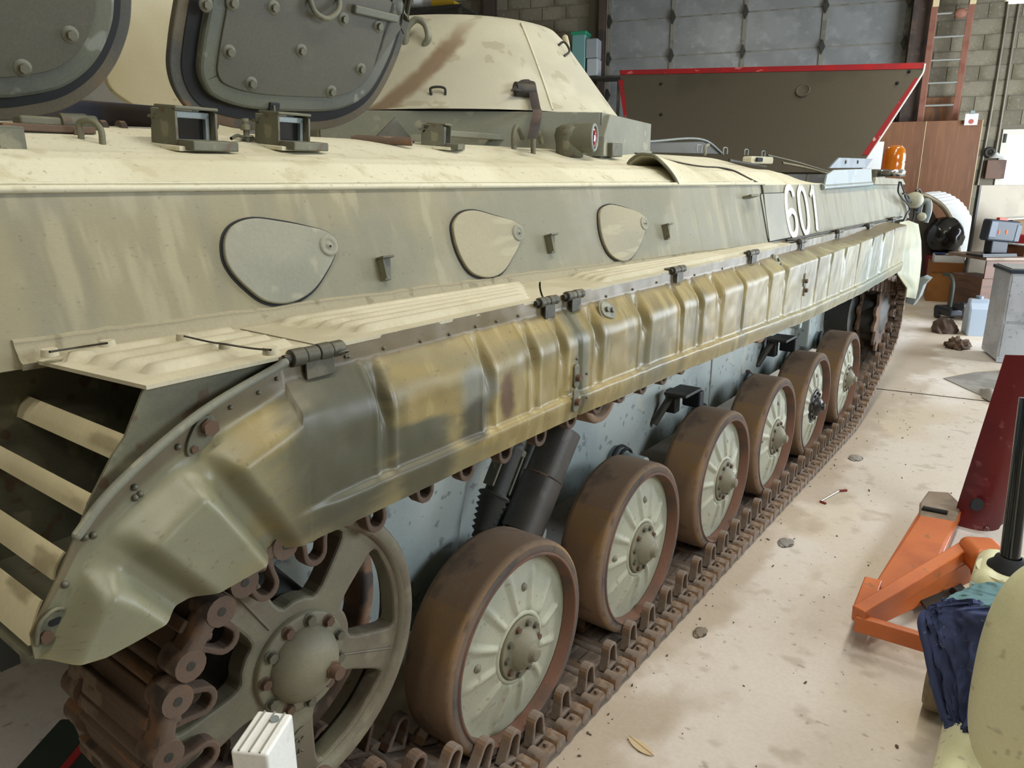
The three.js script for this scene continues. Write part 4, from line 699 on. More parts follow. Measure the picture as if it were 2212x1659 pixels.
// ------------------------------------------------------------------ nose fittings
{
  const fl = part('deck_flap', VE), F = frame(V(3.5, 1.55, 1.252), V(1, 0, 0), V(0, 1, 0)), Q = (l) => l.map(([a, b]) => F.q(a, b));
  mesh('flap_sheet', F.put(ext(Q([[1778, 400], [1880, 394], [1879, 364], [1798, 367], [1783, 377]]), .01, .002)), M.bluegrey, fl);
  mesh('flap_sheet', F.put(ext(Q([[1800, 363], [1879, 363], [1893, 343], [1821, 340]]), .01, .002).translate(0, 0, -.03)), mottled(0x5f6a74, [{ f: 8, a: .5, b: .7, c: 0x707a80, s: 180 }], .35, { metal: .3 }), fl);
  mesh('flap_lip', rod(at(1776, 405, { z: 1.26 }), at(1882, 397, { z: 1.26 }), .014), M.bluegrey, fl);
  for (const [a, b] of [[1824, 350], [1850, 350]]) { const p = at(a, b, { z: 1.226 }); mesh('flap_stud', new THREE.SphereGeometry(.014, 8, 6).translate(p.x, p.y, p.z), M.darkSteel, fl); }
  mesh('side_bracket', [box(...at(1772, 404, { z: 1.24 }).toArray(), .08, .03, .04, .004)], M.olive, VE);
  // rear wall of the nose box: raised front part of the side
  mesh('nose_cheek', PF2.put(ext([[1882, 400], [1885, 384], [1944, 388], [1950, 400]].map(([a, b]) => PF2.q(a, b)).reverse(), .02, .003)), M.side, VE, .2);
  mesh('intake_mouth', box(...at(1896, 378, { z: 1.1 }).toArray(), .3, .08, .05, .01), M.olive, VE);
  // headlamp, its guard and wires
  const hp = at(1976, 432, { x: 4.95 }), hl = part('head_lamp', VE); hl.position.copy(hp); hl.scale.setScalar(.55);
  mesh('lamp_bowl', lathe([[0, -.12], [.05, -.115], [.09, -.08], [.105, -.02], [.108, .02], [.1, .03], [0, .04]], 28).rotateZ(-Math.PI / 2 - .2), M.disc, hl);
  mesh('lamp_guard', [tube([V(.0, .12, .0), V(.12, .14, .02), V(.2, .05, .04), V(.2, -.08, .04), V(.1, -.14, .02)], .012, 8, 40)], M.darkSteel, hl);
  const P = (l, x) => l.map(([a, b]) => at(a, b, { x }));
  mesh('nose_strut', [tube(P([[1983, 460], [1990, 437], [2004, 435], [2006, 455], [1998, 480]], 5.05), .025, 6, 30)], M.bluegrey, VE);
  mesh('nose_lug', [new THREE.SphereGeometry(.032, 14, 10).translate(...at(1991, 468, { x: 5.0 }).toArray())], M.disc, VE);
  mesh('tow_hook', ext([[1954, 654], [1973, 660], [1986, 642], [1996, 616], [2009, 603], [1997, 597], [1984, 602], [1977, 622], [1958, 638]].map(([a, b]) => { const p = at(a, b, { x: 4.95 }); return [-p.z, p.y]; }), .14, .012).rotateY(Math.PI / 2).translate(4.95, 0, 0), M.bluegrey, VE);
  const wz = 1.345;
  const W = (l) => l.map(([a, b]) => at(a, b, { z: wz }));
  mesh('lamp_wire', tube(W([[1943, 392], [1940, 410], [1946, 425], [1960, 440], [1965, 452], [1958, 462], [1951, 480], [1958, 486], [1970, 480], [1975, 462], [1970, 440], [1955, 425]]), .006, 6, 80), M.rubberAndGap, VE);
  mesh('lamp_wire', tube(W([[1946, 394], [1952, 412], [1958, 430], [1966, 436], [1962, 424], [1950, 418]]), .006, 6, 60), M.rubberAndGap, VE);
}
// ------------------------------------------------------------------ the building
const W0 = EYE.clone().addScaledVector(ray(2080, 150), 11.2).setY(0);
const WF = frame(W0, V(.299, 0, .954), UP);                       // the end wall: a runs right along it, b up, n into the room
const wq = (px, py, off = 0) => { const p = hit(px, py, WF.pt(0, 0, off), WF.n).sub(W0); return [p.dot(WF.a), p.dot(WF.b)]; };
M.concrete = (() => {
  const m = new THREE.MeshStandardMaterial({ roughness: .62, bumpMap: BUMP, bumpScale: .0006, map: tex(2048, 1024, (u, v) => {
    let c = mix3([208, 198, 187], [218, 213, 209], ss(fbm(u, v, 6, 4, 4, 200), .35, .7)); c = mix3(c, [196, 180, 154], ss(fbm(u, v, 14, 10, 5, 201), .45, .8) * .7);
    c = mix3(c, [218, 211, 204], ss(fbm(u, v, 30, 22, 4, 202), .6, .78) * .6); c = mix3(c, [160, 146, 128], ss(fbm(u, v, 160, 100, 3, 203), .62, .85) * .4); c = mix3(c, [112, 98, 80], ss(fbm(u, v, 500, 320, 2, 204), .84, .92) * .5);
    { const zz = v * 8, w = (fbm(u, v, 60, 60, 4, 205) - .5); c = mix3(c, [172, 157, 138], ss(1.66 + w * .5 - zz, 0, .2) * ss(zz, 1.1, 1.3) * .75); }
    const g = (HASH[(Math.floor(u * 2048) * 73 + Math.floor(v * 1024) * 9151) & 65535] - .5) * 8; return [c[0] + g, c[1] + g, c[2] + g];
  }) }); return m;
})();
M.blocks = [0x7f7867, 0x746d5d, 0x88806e].map((c, i) => mottled(c, [{ f: 4, a: .42, b: .72, c: 0x69634f, s: 210 + i * 3 }, { f: 30, a: .6, b: .76, c: 0x948c78, s: 211 + i * 3, k: .6 }], .95, { bump: .004 }, 256));
M.mortar = mat(0x767061, .95); M.plaster = mottled(0x9b9484, [{ f: 5, a: .4, b: .75, c: 0x878070, s: 220 }], .95); M.ceil = mat(0xa39c8c, .95);
{
  const fl = mesh('floor', slab(2, 2, (u, v) => V(lerp(-6, 18, u), 0, lerp(6, -9.2, v)), .2, (p) => [p.x / 12, p.z / 8]), M.concrete, null, 0); struct(fl, 'dusty tan concrete workshop floor');
  // saw-cut joints and flecks of grit
  mesh('floor_joint', [rod(at(1850, 835, { y: .0005 }), at(2140, 868, { y: .0005 }), .004, .004, 6)], M.dark, fl, 1);
}
const sL = wq(1310, 60)[0], sR = wq(1966, 60)[0], dTop = 4.9;       // roller door opening in the end wall
const win = (() => { const a = wq(2176, 290), b = wq(2164, 400); return [a[0], b[1], a[0] + 1.2, a[1]]; })();
{
  const x0 = -11.5, x1 = 3.4, wall = mesh('wall_front', WF.put(ext([[x0, 0], [x1, 0], [x1, 5.6], [x0, 5.6]], .2, 0, [[[sL, .02], [sL, dTop], [sR, dTop], [sR, .02]], [[win[0], win[1]], [win[0], win[3]], [win[2], win[3]], [win[2], win[1]]]]).translate(0, 0, -.2)), M.mortar); struct(wall, 'end wall of grey concrete blocks');
  const gB = [.388, .186].map((w) => boxUV(box(0, 0, 0, w * 1.08, .206, .014, .003)));
  const rows = (y0, y1, s0, s1) => { for (let r = Math.floor(y0 / .217); r * .217 < y1; r++) for (let k = Math.floor(s0 / .434) - 1; k * .434 < s1; k++) {
    const s = k * .434 + (r % 2 ? .217 : 0), y = r * .217 + .108; if (s - .21 < s0 || s + .21 > s1) continue; if (s + .21 > win[0] && s - .21 < win[2] && y + .1 > win[1] && y - .1 < win[3]) continue;
    const b = mesh('block', gB[0], M.blocks[Math.floor(HASH[(r * 71 + k * 13 + 4000) & 65535] * 3)], wall, 0); b.position.copy(WF.pt(s, y, .002 + .004 * HASH[(r * 37 + k * 51 + 900) & 65535])); b.quaternion.setFromRotationMatrix(new THREE.Matrix4().makeBasis(WF.a, WF.b, WF.n)); } };
  rows(.6, 5.0, sR + .02, 2.4); rows(2.3, 5.0, sL - 4.6, sL - .1);
  // other walls and ceiling, out of the picture
  const wr = new THREE.Shape(); const rightW = ext([[-6, 0], [16, 0], [16, 5.6], [-6, 5.6]], .2, 0, [[[6.4, .02], [6.4, 3.05], [10.4, 3.05], [10.4, .02]], [[.1, 1.95], [.1, 3.05], [2.3, 3.05], [2.3, 1.95]]]).translate(0, 0, 5.3);
  struct(mesh('wall_right', rightW, M.plaster), 'side wall with open doorway');
  struct(mesh('wall_left', box(5, 2.8, -9.1, 22, 5.6, .2), M.plaster), 'far side wall');
  struct(mesh('wall_back', box(-5.6, 2.8, -1.85, .2, 5.6, 14.7), M.plaster), 'rear wall');
  struct(mesh('ceiling', box(5, 5.7, -1.85, 22.4, .2, 14.9), M.ceil), 'workshop ceiling');
}
{ // sectional overhead door
  const d = new THREE.Group(); d.name = 'door_1'; scene.add(d); struct(d, 'closed grey overhead sectional door with dark hinges');
  M.doorPanel = mottled(0x838584, [{ f: 3, a: .4, b: .75, c: 0x777978, s: 230 }, { f: 9, a: .55, b: .85, c: 0x9a9c9d, s: 231, k: .5 }], .32, { bump: .004 }); M.doorRail = mottled(0x7a786c, [{ f: 8, a: .5, b: .7, c: 0x66645a, s: 232 }], .6);
  const cols = [sL, wq(1452, 60)[0], wq(1608, 60)[0], wq(1780, 60)[0], sR], y0 = wq(1640, 22)[1] % .6, rowsY = []; for (let y = y0 - .6; y < dTop; y += .6) rowsY.push(Math.max(.0, y));
  const put = (g) => WF.put(g);
  for (let r = 0; r < rowsY.length; r++) {
    const ya = rowsY[r], yb = Math.min(dTop, (r + 1 < rowsY.length ? rowsY[r + 1] : dTop)); if (yb - ya < .05) continue;
    for (let c = 0; c < 4; c++) mesh('door_panel', put(box((cols[c] + cols[c + 1]) / 2, (ya + yb) / 2, -.09, cols[c + 1] - cols[c] - .06, yb - ya - .012, .02, .004)), M.doorPanel, d);
    mesh('door_rail', put(box((sL + sR) / 2, ya, -.085, sR - sL, .022, .02, .004)), M.doorRail, d);
  }
  for (let c = 0; c < 5; c++) mesh('door_stile', put(box(clamp(cols[c], sL + .04, sR - .04), dTop / 2, -.075, .075, dTop - .02, .03, .006)), M.doorRail, d);
  for (let r = 1; r < rowsY.length; r++) for (let c = 0; c < 5; c++) { const x = clamp(cols[c], sL + .05, sR - .05); mesh('door_hinge', put(ext([[x - .05, rowsY[r]], [x, rowsY[r] - .11], [x + .05, rowsY[r]], [x, rowsY[r] + .11]], .04, .006).translate(0, 0, -.06)), M.darkSteel, d); }
  const m = (wq(1880, 50)[0]); mesh('door_strut', put(box(m, rowsY.find((y) => y > 2.2) + .3, -.07, .03, .58, .02, .004)), M.darkSteel, d);
}
{ // steel posts either side of the door
  M.post = mottled(0x4a3c34, [{ f: 5, a: .45, b: .7, c: 0x362f2c, s: 240 }, { f: 16, a: .62, b: .74, c: 0x5d4a3e, s: 241, k: .7 }], .8);
  const post = (n, s, w) => { const g = new THREE.Group(); g.name = n; scene.add(g); struct(g, 'brown steel door post'); mesh('flange', WF.put(box(s, 2.8, .19, w, 5.6, .02, .003)), M.post, g); mesh('web', WF.put(box(s, 2.8, .1, .02, 5.6, .18)), M.post, g); mesh('flange', WF.put(box(s, 2.8, .02, w, 5.6, .02, .003)), M.post, g); };
  post('trim_1', wq(1988, 60, .19)[0], .26); post('trim_2', wq(1299, 60, .19)[0], .1); post('trim_3', wq(1055, 10, .19)[0], .2);
}
{ // bright window at the right
  const g = new THREE.Group(); g.name = 'window_1'; scene.add(g); struct(g, 'white framed window full of daylight');
  const [a, b, c, d] = win, W = mat(0xd8d4c6, .6);
  mesh('window_frame', WF.put(ext([[a - .07, b - .05], [c + .07, b - .05], [c + .07, d + .07], [a - .07, d + .07]], .06, .004, [[[a + .015, b + .015], [a + .015, d - .015], [c - .015, d - .015], [c - .015, b + .015]]]).translate(0, 0, -.03)), W, g);
  mesh('window_pane', WF.put(box((a + c) / 2, (b + d) / 2, -.06, c - a, d - b, .006)), new THREE.MeshPhysicalMaterial({ color: 0xffffff, roughness: 0, transmission: 1, thickness: 0, ior: 1.45 }), g);
  mesh('latch', WF.put(box(a - .03, d - .06, .04, .035, .13, .03, .004)), M.darkSteel, g);
}
// ------------------------------------------------------------------ lamps: twin-tube fittings hung under the ceiling
function tubeLamp(p, turn, power, label, group) {
  const g = thing('tube_lamp', label, 'lamp', p, turn, group);
  mesh('housing', [box(0, .06, 0, 1.25, .06, .22, .01)], mat(0xd9d6c8, .5), g);
  const gl = new THREE.MeshStandardMaterial({ color: 0xffffff, emissive: new THREE.Color(1, .93, .78), emissiveIntensity: 6 });
  for (const z of [-.06, .06]) mesh('tube', rod(V(-.59, .012, z), V(.59, .012, z), .014, .014, 12), gl, g);
  for (const s of [-.55, .55]) mesh('hanger', rod(V(s, .09, 0), V(s, 5.6 - p[1], 0), .004, .004, 6), M.darkSteel, g);
  const l = new THREE.RectAreaLight(WARM, power, 1.2, .2); l.position.set(0, -.012, 0); l.rotation.x = -Math.PI / 2; g.add(l); return g;
}
{
  const e = EYE.clone().addScaledVector(ray(2188, 20), 7.4), lb = 'twin tube lamp glowing near the block wall';
  const l = tubeLamp([e.x - .12, e.y, e.z + .55], -1.15, 10, lb);
  const G = 'twin tube lamps hung over the aisle', t = 'unseen twin tube lamp hung from the ceiling above the vehicle and aisle';
  tubeLamp([-3.0, 3.8, 3.1], 0, 34, t, G); tubeLamp([-1.5, 3.8, 2.1], 0, 36, t, G); tubeLamp([.5, 3.7, 2.1], 0, 40, t, G); tubeLamp([2.6, 3.7, 2.1], 0, 42, t, G); tubeLamp([4.6, 3.7, 2.0], 0, 30, t, G); tubeLamp([1.2, 4.2, -2.4], 0, 30, t, G); tubeLamp([7.4, 4.7, -1.8], 0, 70, t, G);  // out of view; lamps behind the camera and near the door added as fill
}
// ------------------------------------------------------------------ things along the end wall
M.ply = mottled(0x754a29, [{ fx: 3, fy: 2, a: .4, b: .75, c: 0x683f20, s: 250 }, { fx: 40, fy: 3, a: .5, b: .75, c: 0x825530, s: 251, k: .7 }], .55); M.plyEdge = mat(0xd6c49a, .8);
{
  const off = .5, tl = wq(1888, 262, off), sm = wq(2002, 262, off), tr = wq(2122, 265, off);
  for (const [a, b, lab] of [[tl[0], sm[0] - .006, 'reddish plywood sheet standing on end behind the raised red-edged cover'], [sm[0] + .006, tr[0], 'reddish plywood sheet with pale right edge standing by the conduits']]) {
    const g = thing('plywood_sheet', lab, 'plywood', WF.pt((a + b) / 2, 0, off).toArray(), Math.atan2(-WF.a.z, WF.a.x), 'plywood sheets on end');
    mesh('face', box(0, sm[1] / 2, 0, b - a, sm[1], .016, .001), M.ply, g); mesh('edge_band', box((b - a) / 2 + .004, sm[1] / 2, -.004, .008, sm[1], .024), M.plyEdge, g);
  }
  const P = [[1910, 306], [1896, 400], [1856, 400], [1870, 306]].map(([a, b]) => wq(a, b, .62)); P[1][1] = P[2][1] = .02;
  tag(mesh('white_sheet', WF.put(ext(P.reverse(), .02, .002).translate(0, 0, .62)), mat(0xf4f6f6, .5)), 'flat white sheet in front of the plywood beside the orange beacon', 'board');  // plain white sheet set in front of the plywood
}
{ // ladder
  const off = .3, g = thing('ladder', 'faded red extension ladder with grey rungs leaning on the block wall', 'ladder'), m = mottled(0x9a6a58, [{ f: 6, a: .45, b: .75, c: 0x8a5a4a, s: 255 }], .7), mr = mat(0x9a9a92, .5, .3);
  const ext2 = (p, q, y) => lerp(p[0], q[0], (y - p[1]) / (q[1] - p[1]));
  const L = [wq(2019, 20, off), wq(1989, 250, off)], R = [wq(2098, 20, off), wq(2062, 255, off)];
  for (const [p, q] of [L, R]) { const a = WF.pt(ext2(p, q, .02), .02, off), b = WF.pt(ext2(p, q, 4.7), 4.7, off), d = b.clone().sub(a), bx = box(0, d.length() / 2, 0, .055, d.length(), .085, .006); bx.applyQuaternion(new THREE.Quaternion().setFromUnitVectors(UP, d.clone().normalize())); mesh('rail', bx.translate(a.x, a.y, a.z), m, g); }
  const ry = wq(2040, 29, off)[1], step = ry - wq(2040, 79.5, off)[1];
  for (let y = ry + 2 * step; y > .2; y -= step) if (y < 4.65) mesh('rung', rod(WF.pt(ext2(L[0], L[1], y), y, off), WF.pt(ext2(R[0], R[1], y), y, off), .017, .017, 10), mr, g);
  for (const [p, q] of [L, R]) { const y = ry + .14; mesh('rail_bracket', WF.put(box(ext2(p, q, y), y, off + .05, .085, .1, .03, .006)), M.plyEdge, g); }
  const s = wq(2074, 30, off); mesh('rag_knot', WF.put(new THREE.IcosahedronGeometry(.07, 2).scale(1.2, 1, .6).translate(s[0], ry - .02, off + .04)), m, g);
}
{
  const p = wq(2034, 210, .1), q = wq(2034, 262, .1); tag(mesh('wood_board', WF.put(box(p[0], p[1] / 2, .1, .55, p[1], .02, .002)), mottled(0x7a4c22, [{ fx: 30, fy: 3, a: .5, b: .7, c: 0x5d3a1c, s: 256 }], .6)), 'dark varnished board standing behind the ladder', 'board');
  // conduits, switch and clip board
  const pipe = (pts, n) => mesh('conduit', [tube(pts.map(([a, b]) => { const k = wq(a, b, .04); return WF.pt(k[0], k[1], .04); }), .017, 8, 30)], mat(0x8f897a, .5, .4));
  tag(pipe([[2182, -40], [2176, 26], [2132, 297], [2112, 400]]), 'grey conduit pipe that runs past the small box down the wall', 'pipe'); tag(pipe([[2206, -10], [2199, 30], [2158, 290], [2151, 330]]), 'grey conduit pipe that ends at the white bracket', 'pipe');
  const k = wq(2151, 337, .08); const br = thing('wall_bracket', 'white bell-shaped bracket at the end of a conduit above a brown box', 'bracket'); mesh('bell', lathe([[.02, .07], [.035, .05], [.06, .02], [.1, 0], [.1, -.012], [0, -.012]], 24).translate(...WF.pt(k[0], k[1] - .02, .1).toArray()), M.white, br);
  const r = wq(2137, 329, .06); tag(mesh('pipe_clamp', WF.put(new THREE.TorusGeometry(.055, .024, 10, 24).translate(r[0], r[1], .08)), M.darkSteel), 'black ring clamp on the wall beside the white bracket', 'clamp');
  const bq = wq(2146, 366, .08); tag(mesh('junction_box', WF.put(box(bq[0] + .02, bq[1], .085, .26, .28, .1, .01)), mottled(0x6d5140, [{ f: 6, a: .45, b: .7, c: 0x5a4234, s: 257 }], .6)), 'brown metal box on the wall below the white bracket', 'electrical box');
  const n = wq(2098, 258, .56); const note = thing('paper_note', 'small white paper with a red mark above the plywood', 'paper'); mesh('sheet', WF.put(box(n[0], n[1], .57, .17, .16, .004)), M.white, note); mesh('red_mark', WF.put(new THREE.CylinderGeometry(.035, .035, .002, 14).rotateX(Math.PI / 2).translate(n[0], n[1] - .03, .574)), mat(0xb0584c, .7), note);
  mesh('clip', WF.put(box(n[0], n[1] + .1, .575, .06, .05, .02, .004)), M.bluegrey, note);
}
// shelf stock high up behind the turret
{
  const off = .55, sh = thing('storage_shelf', 'steel wall shelf carrying tubs and cartons beside the door post', 'shelf');
  const a = wq(1236, 168, off), b = wq(1291, 168, off), y = a[1] - .02;
  mesh('shelf_board', WF.put(box((a[0] + b[0]) / 2 - .5, y, off - .2, 2.4, .03, .55, .004)), M.darkSteel, sh);
  for (const s of [-1.5, .55]) mesh('upright', WF.put(box((a[0] + b[0]) / 2 + s, y / 2, off - .2, .05, y, .05)), M.darkSteel, sh);
  const item = (x0, x1, yt, yb, m, n, lab, cat) => { const p = wq(x0, yt, off), q = wq(x1, yb, off); return tag(mesh(n, WF.put(box((p[0] + q[0]) / 2, (p[1] + q[1]) / 2, off - .12, q[0] - p[0], p[1] - q[1], .3, .02)), m), lab, cat); };
  const teal = item(1236, 1264, 74, 160, mat(0x6f9a98, .4), 'storage_tub', 'pale teal plastic tub with green lid beside the door post', 'tub'); const p = wq(1236, 68, off), q = wq(1266, 76, off); const lid = mesh('tub_lid', WF.put(box((p[0] + q[0]) / 2, (p[1] + q[1]) / 2, off - .12, q[0] - p[0] + .04, .06, .34, .015)), mat(0x2f8a68, .4), teal);
  item(1266, 1291, 84, 125, mat(0x8f969a, .5), 'carton', 'upper grey carton on the shelf beside the teal tub', 'box'); item(1268, 1291, 127, 164, mat(0xa6adb0, .5), 'carton', 'lower pale carton on the shelf beside the teal tub', 'box');
  // white sack and yellow tray on top, seen over the turret
  const u = wq(920, 10, 1.4); const tb = thing('work_stand', 'tall dark steel stand behind the turret', 'stand', WF.pt(u[0], 0, 1.4).toArray(), Math.atan2(-WF.a.z, WF.a.x)); const ty = wq(920, 26, 1.4)[1];
  mesh('stand_top', box(0, ty - .02, 0, 1.6, .04, .7, .004), M.darkSteel, tb); for (const [x, z] of [[-.75, -.3], [.75, -.3], [-.75, .3], [.75, .3]]) mesh('leg', box(x, ty / 2 - .02, z, .05, ty - .04, .05), M.darkSteel, tb);
  const p2 = WF.pt(u[0] - .12, ty + .145, 1.4); tag(mesh('white_sack', new THREE.SphereGeometry(.26, 24, 14).scale(1, .55, .8).translate(p2.x, p2.y, p2.z), M.white), 'white sack on the stand behind the turret', 'sack');
  const p3 = WF.pt(u[0] + .42, ty + .05, 1.5); const yt = mesh('yellow_tray', [box(0, 0, 0, .42, .06, .3, .01), ext([[-.2, .02], [-.2, .2], [-.16, .2], [-.02, .05], [.14, .05], [.2, .14], [.2, .02]], .01).translate(0, 0, .13)], mat(0xc8a52c, .5)); yt.position.copy(p3); yt.rotation.y = Math.atan2(-WF.a.z, WF.a.x); tag(yt, 'yellow plastic tray with a notched side behind the turret', 'tray');
}
// ------------------------------------------------------------------ far end of the aisle
{ // corrugated arch
  const foot = at(2077, 630, { y: 0 }), AF = frame(foot, side, UP), Q = [[2077, 630], [2075, 560], [2066, 495], [2044, 450], [2016, 428], [1990, 420], [1960, 425], [1930, 450], [1912, 500], [1905, 560], [1902, 630]].map(([a, b]) => { const p = AF.q(a, b); return V(p[0], Math.max(0.005, p[1]), 0); });
  Q[0].y = Q[10].y = .004; const cv = new THREE.CatmullRomCurve3(Q, false, 'centripetal'), sw = head.clone().multiplyScalar(.3).addScaledVector(side, .43).add(V(0, .03, 0)), g = thing('metal_arch', 'bright corrugated metal arch standing on the floor past the vehicle nose', 'arch');
  mesh('corrugated_sheet', slab(220, 14, (u, v) => { const p = cv.getPointAt(u), t = cv.getTangentAt(u), w = .006 * Math.sin(u * 260); return foot.clone().addScaledVector(AF.a, p.x + t.y * w).addScaledVector(UP, p.y - t.x * w).addScaledVector(sw, v); }, .006, (p) => [p.x, p.y]), mat(0xf2f4f4, .45), g, 0);
  mesh('rim_bar', tube(Q.map((p) => foot.clone().addScaledVector(AF.a, p.x - .03).addScaledVector(UP, p.y)), .035, 8, 90), mottled(0x8d7f66, [{ f: 8, a: .5, b: .7, c: 0xa79a80, s: 260 }], .5, { metal: .3 }), g);
  mesh('added_backing', AF.put(ext([[Q[0].x - .05, .005], ...Q.slice(1, -1).map((p) => [p.x * .97 - .02, p.y * .97]), [Q[10].x + .05, .005]], .02).translate(0, 0, -.36)), mat(0x6a6258, .9), g);  // backing sheet added to keep the arch interior dim
  const bp = foot.clone().addScaledVector(side, -.34).addScaledVector(head, .06); const bg = new THREE.IcosahedronGeometry(.25, 5), bpn = bg.attributes.position; for (let i = 0; i < bpn.count; i++) { const p = V().fromBufferAttribute(bpn, i), n = 1 + .16 * (vn(p.x * 14 + 50, p.y * 14 + p.z * 9 + 50, 4096, 4096, 3) - .5) + .1 * (vn(p.x * 30 + 50, p.z * 30 + 50 + p.y * 20, 4096, 4096, 4) - .5); p.multiplyScalar(n); bpn.setXYZ(i, p.x, p.y * 1.1, p.z); } const bgs = mergeVertices(bg.deleteAttribute('normal').deleteAttribute('uv')); bgs.computeVertexNormals();
  const bag = thing('rubbish_bag', 'shiny black plastic bag heaped inside the metal arch', 'bag', [bp.x, 0, bp.z]); mesh('bag_skin', bgs.translate(0, .80, 0), new THREE.MeshPhysicalMaterial({ color: 0x0c0d0f, roughness: .22, clearcoat: .6 }), bag);
  const st = thing('red_bucket', 'dark red bucket under the black bag in the metal arch', 'bucket', [bp.x, 0, bp.z]); mesh('bucket_wall', lathe([[0, .004], [.15, .004], [.2, .53], [.21, .53], [.16, 0], [0, 0]], 30), mat(0x6d1f24, .6), st);
  // cardboard box
  const c = at(2026, 644, { y: 0 }), cb = thing('cardboard_box', 'open brown cardboard box with a flap folded over its front', 'box', [c.x - .1 * head.x, 0, c.z - .1 * head.z], YAW - .45);
  const CB = mottled(0x9a6a38, [{ f: 5, a: .45, b: .75, c: 0x8a5c30, s: 262 }], .85), CB2 = mat(0x87562a, .85), w = .5, d = .42, h = .52;
  mesh('box_side', box(-w / 2, h / 2, 0, .008, h, d), CB, cb); mesh('box_side', box(w / 2, h / 2, 0, .008, h, d), CB, cb); mesh('box_side', box(0, h / 2, d / 2, w, h, .008), CB, cb); mesh('box_side', box(0, h / 2, -d / 2, w, h, .008), CB, cb); mesh('box_bottom', box(0, .006, 0, w, .008, d), CB, cb);
  mesh('flap', box(0, h - .06, d / 2 + .012, w, .13, .006).rotateX(0), CB2, cb); mesh('flap', box(-w / 2 - .012, h - .06, 0, .006, .13, d), CB2, cb);
  mesh('paper_label', ext(smooth2([[-.12, 0], [.12, 0], [.08, -.1], [-.05, -.12]], 30), .002).translate(.05, h - .14, d / 2 + .008), mat(0xc9a878, .8), cb); mesh('print_mark', box(.12, h - .3, d / 2 + .006, .2, .03, .002), mat(0x3a3440, .8), cb);
  const tb = thing('plastic_tray', 'white plastic tray of parts lying on the cardboard box', 'tray', [c.x - .1 * head.x, .47, c.z - .1 * head.z], YAW - .45); mesh('tray_shell', [box(0, .006, 0, .42, .012, .34), box(-.21, .07, 0, .012, .14, .34, .004), box(.21, .07, 0, .012, .14, .34, .004), box(0, .07, .17, .42, .14, .012, .004), box(0, .07, -.17, .42, .14, .012, .004)], mat(0xd9dde0, .4), tb); mesh('blue_label', box(.12, .145, -.1, .16, .006, .14), mat(0x2b3f8a, .5), tb); mesh('contents', new THREE.SphereGeometry(.15, 16, 8).scale(1.3, .5, .9).translate(0, .06, 0), mat(0x6a5346, .8), tb);
}
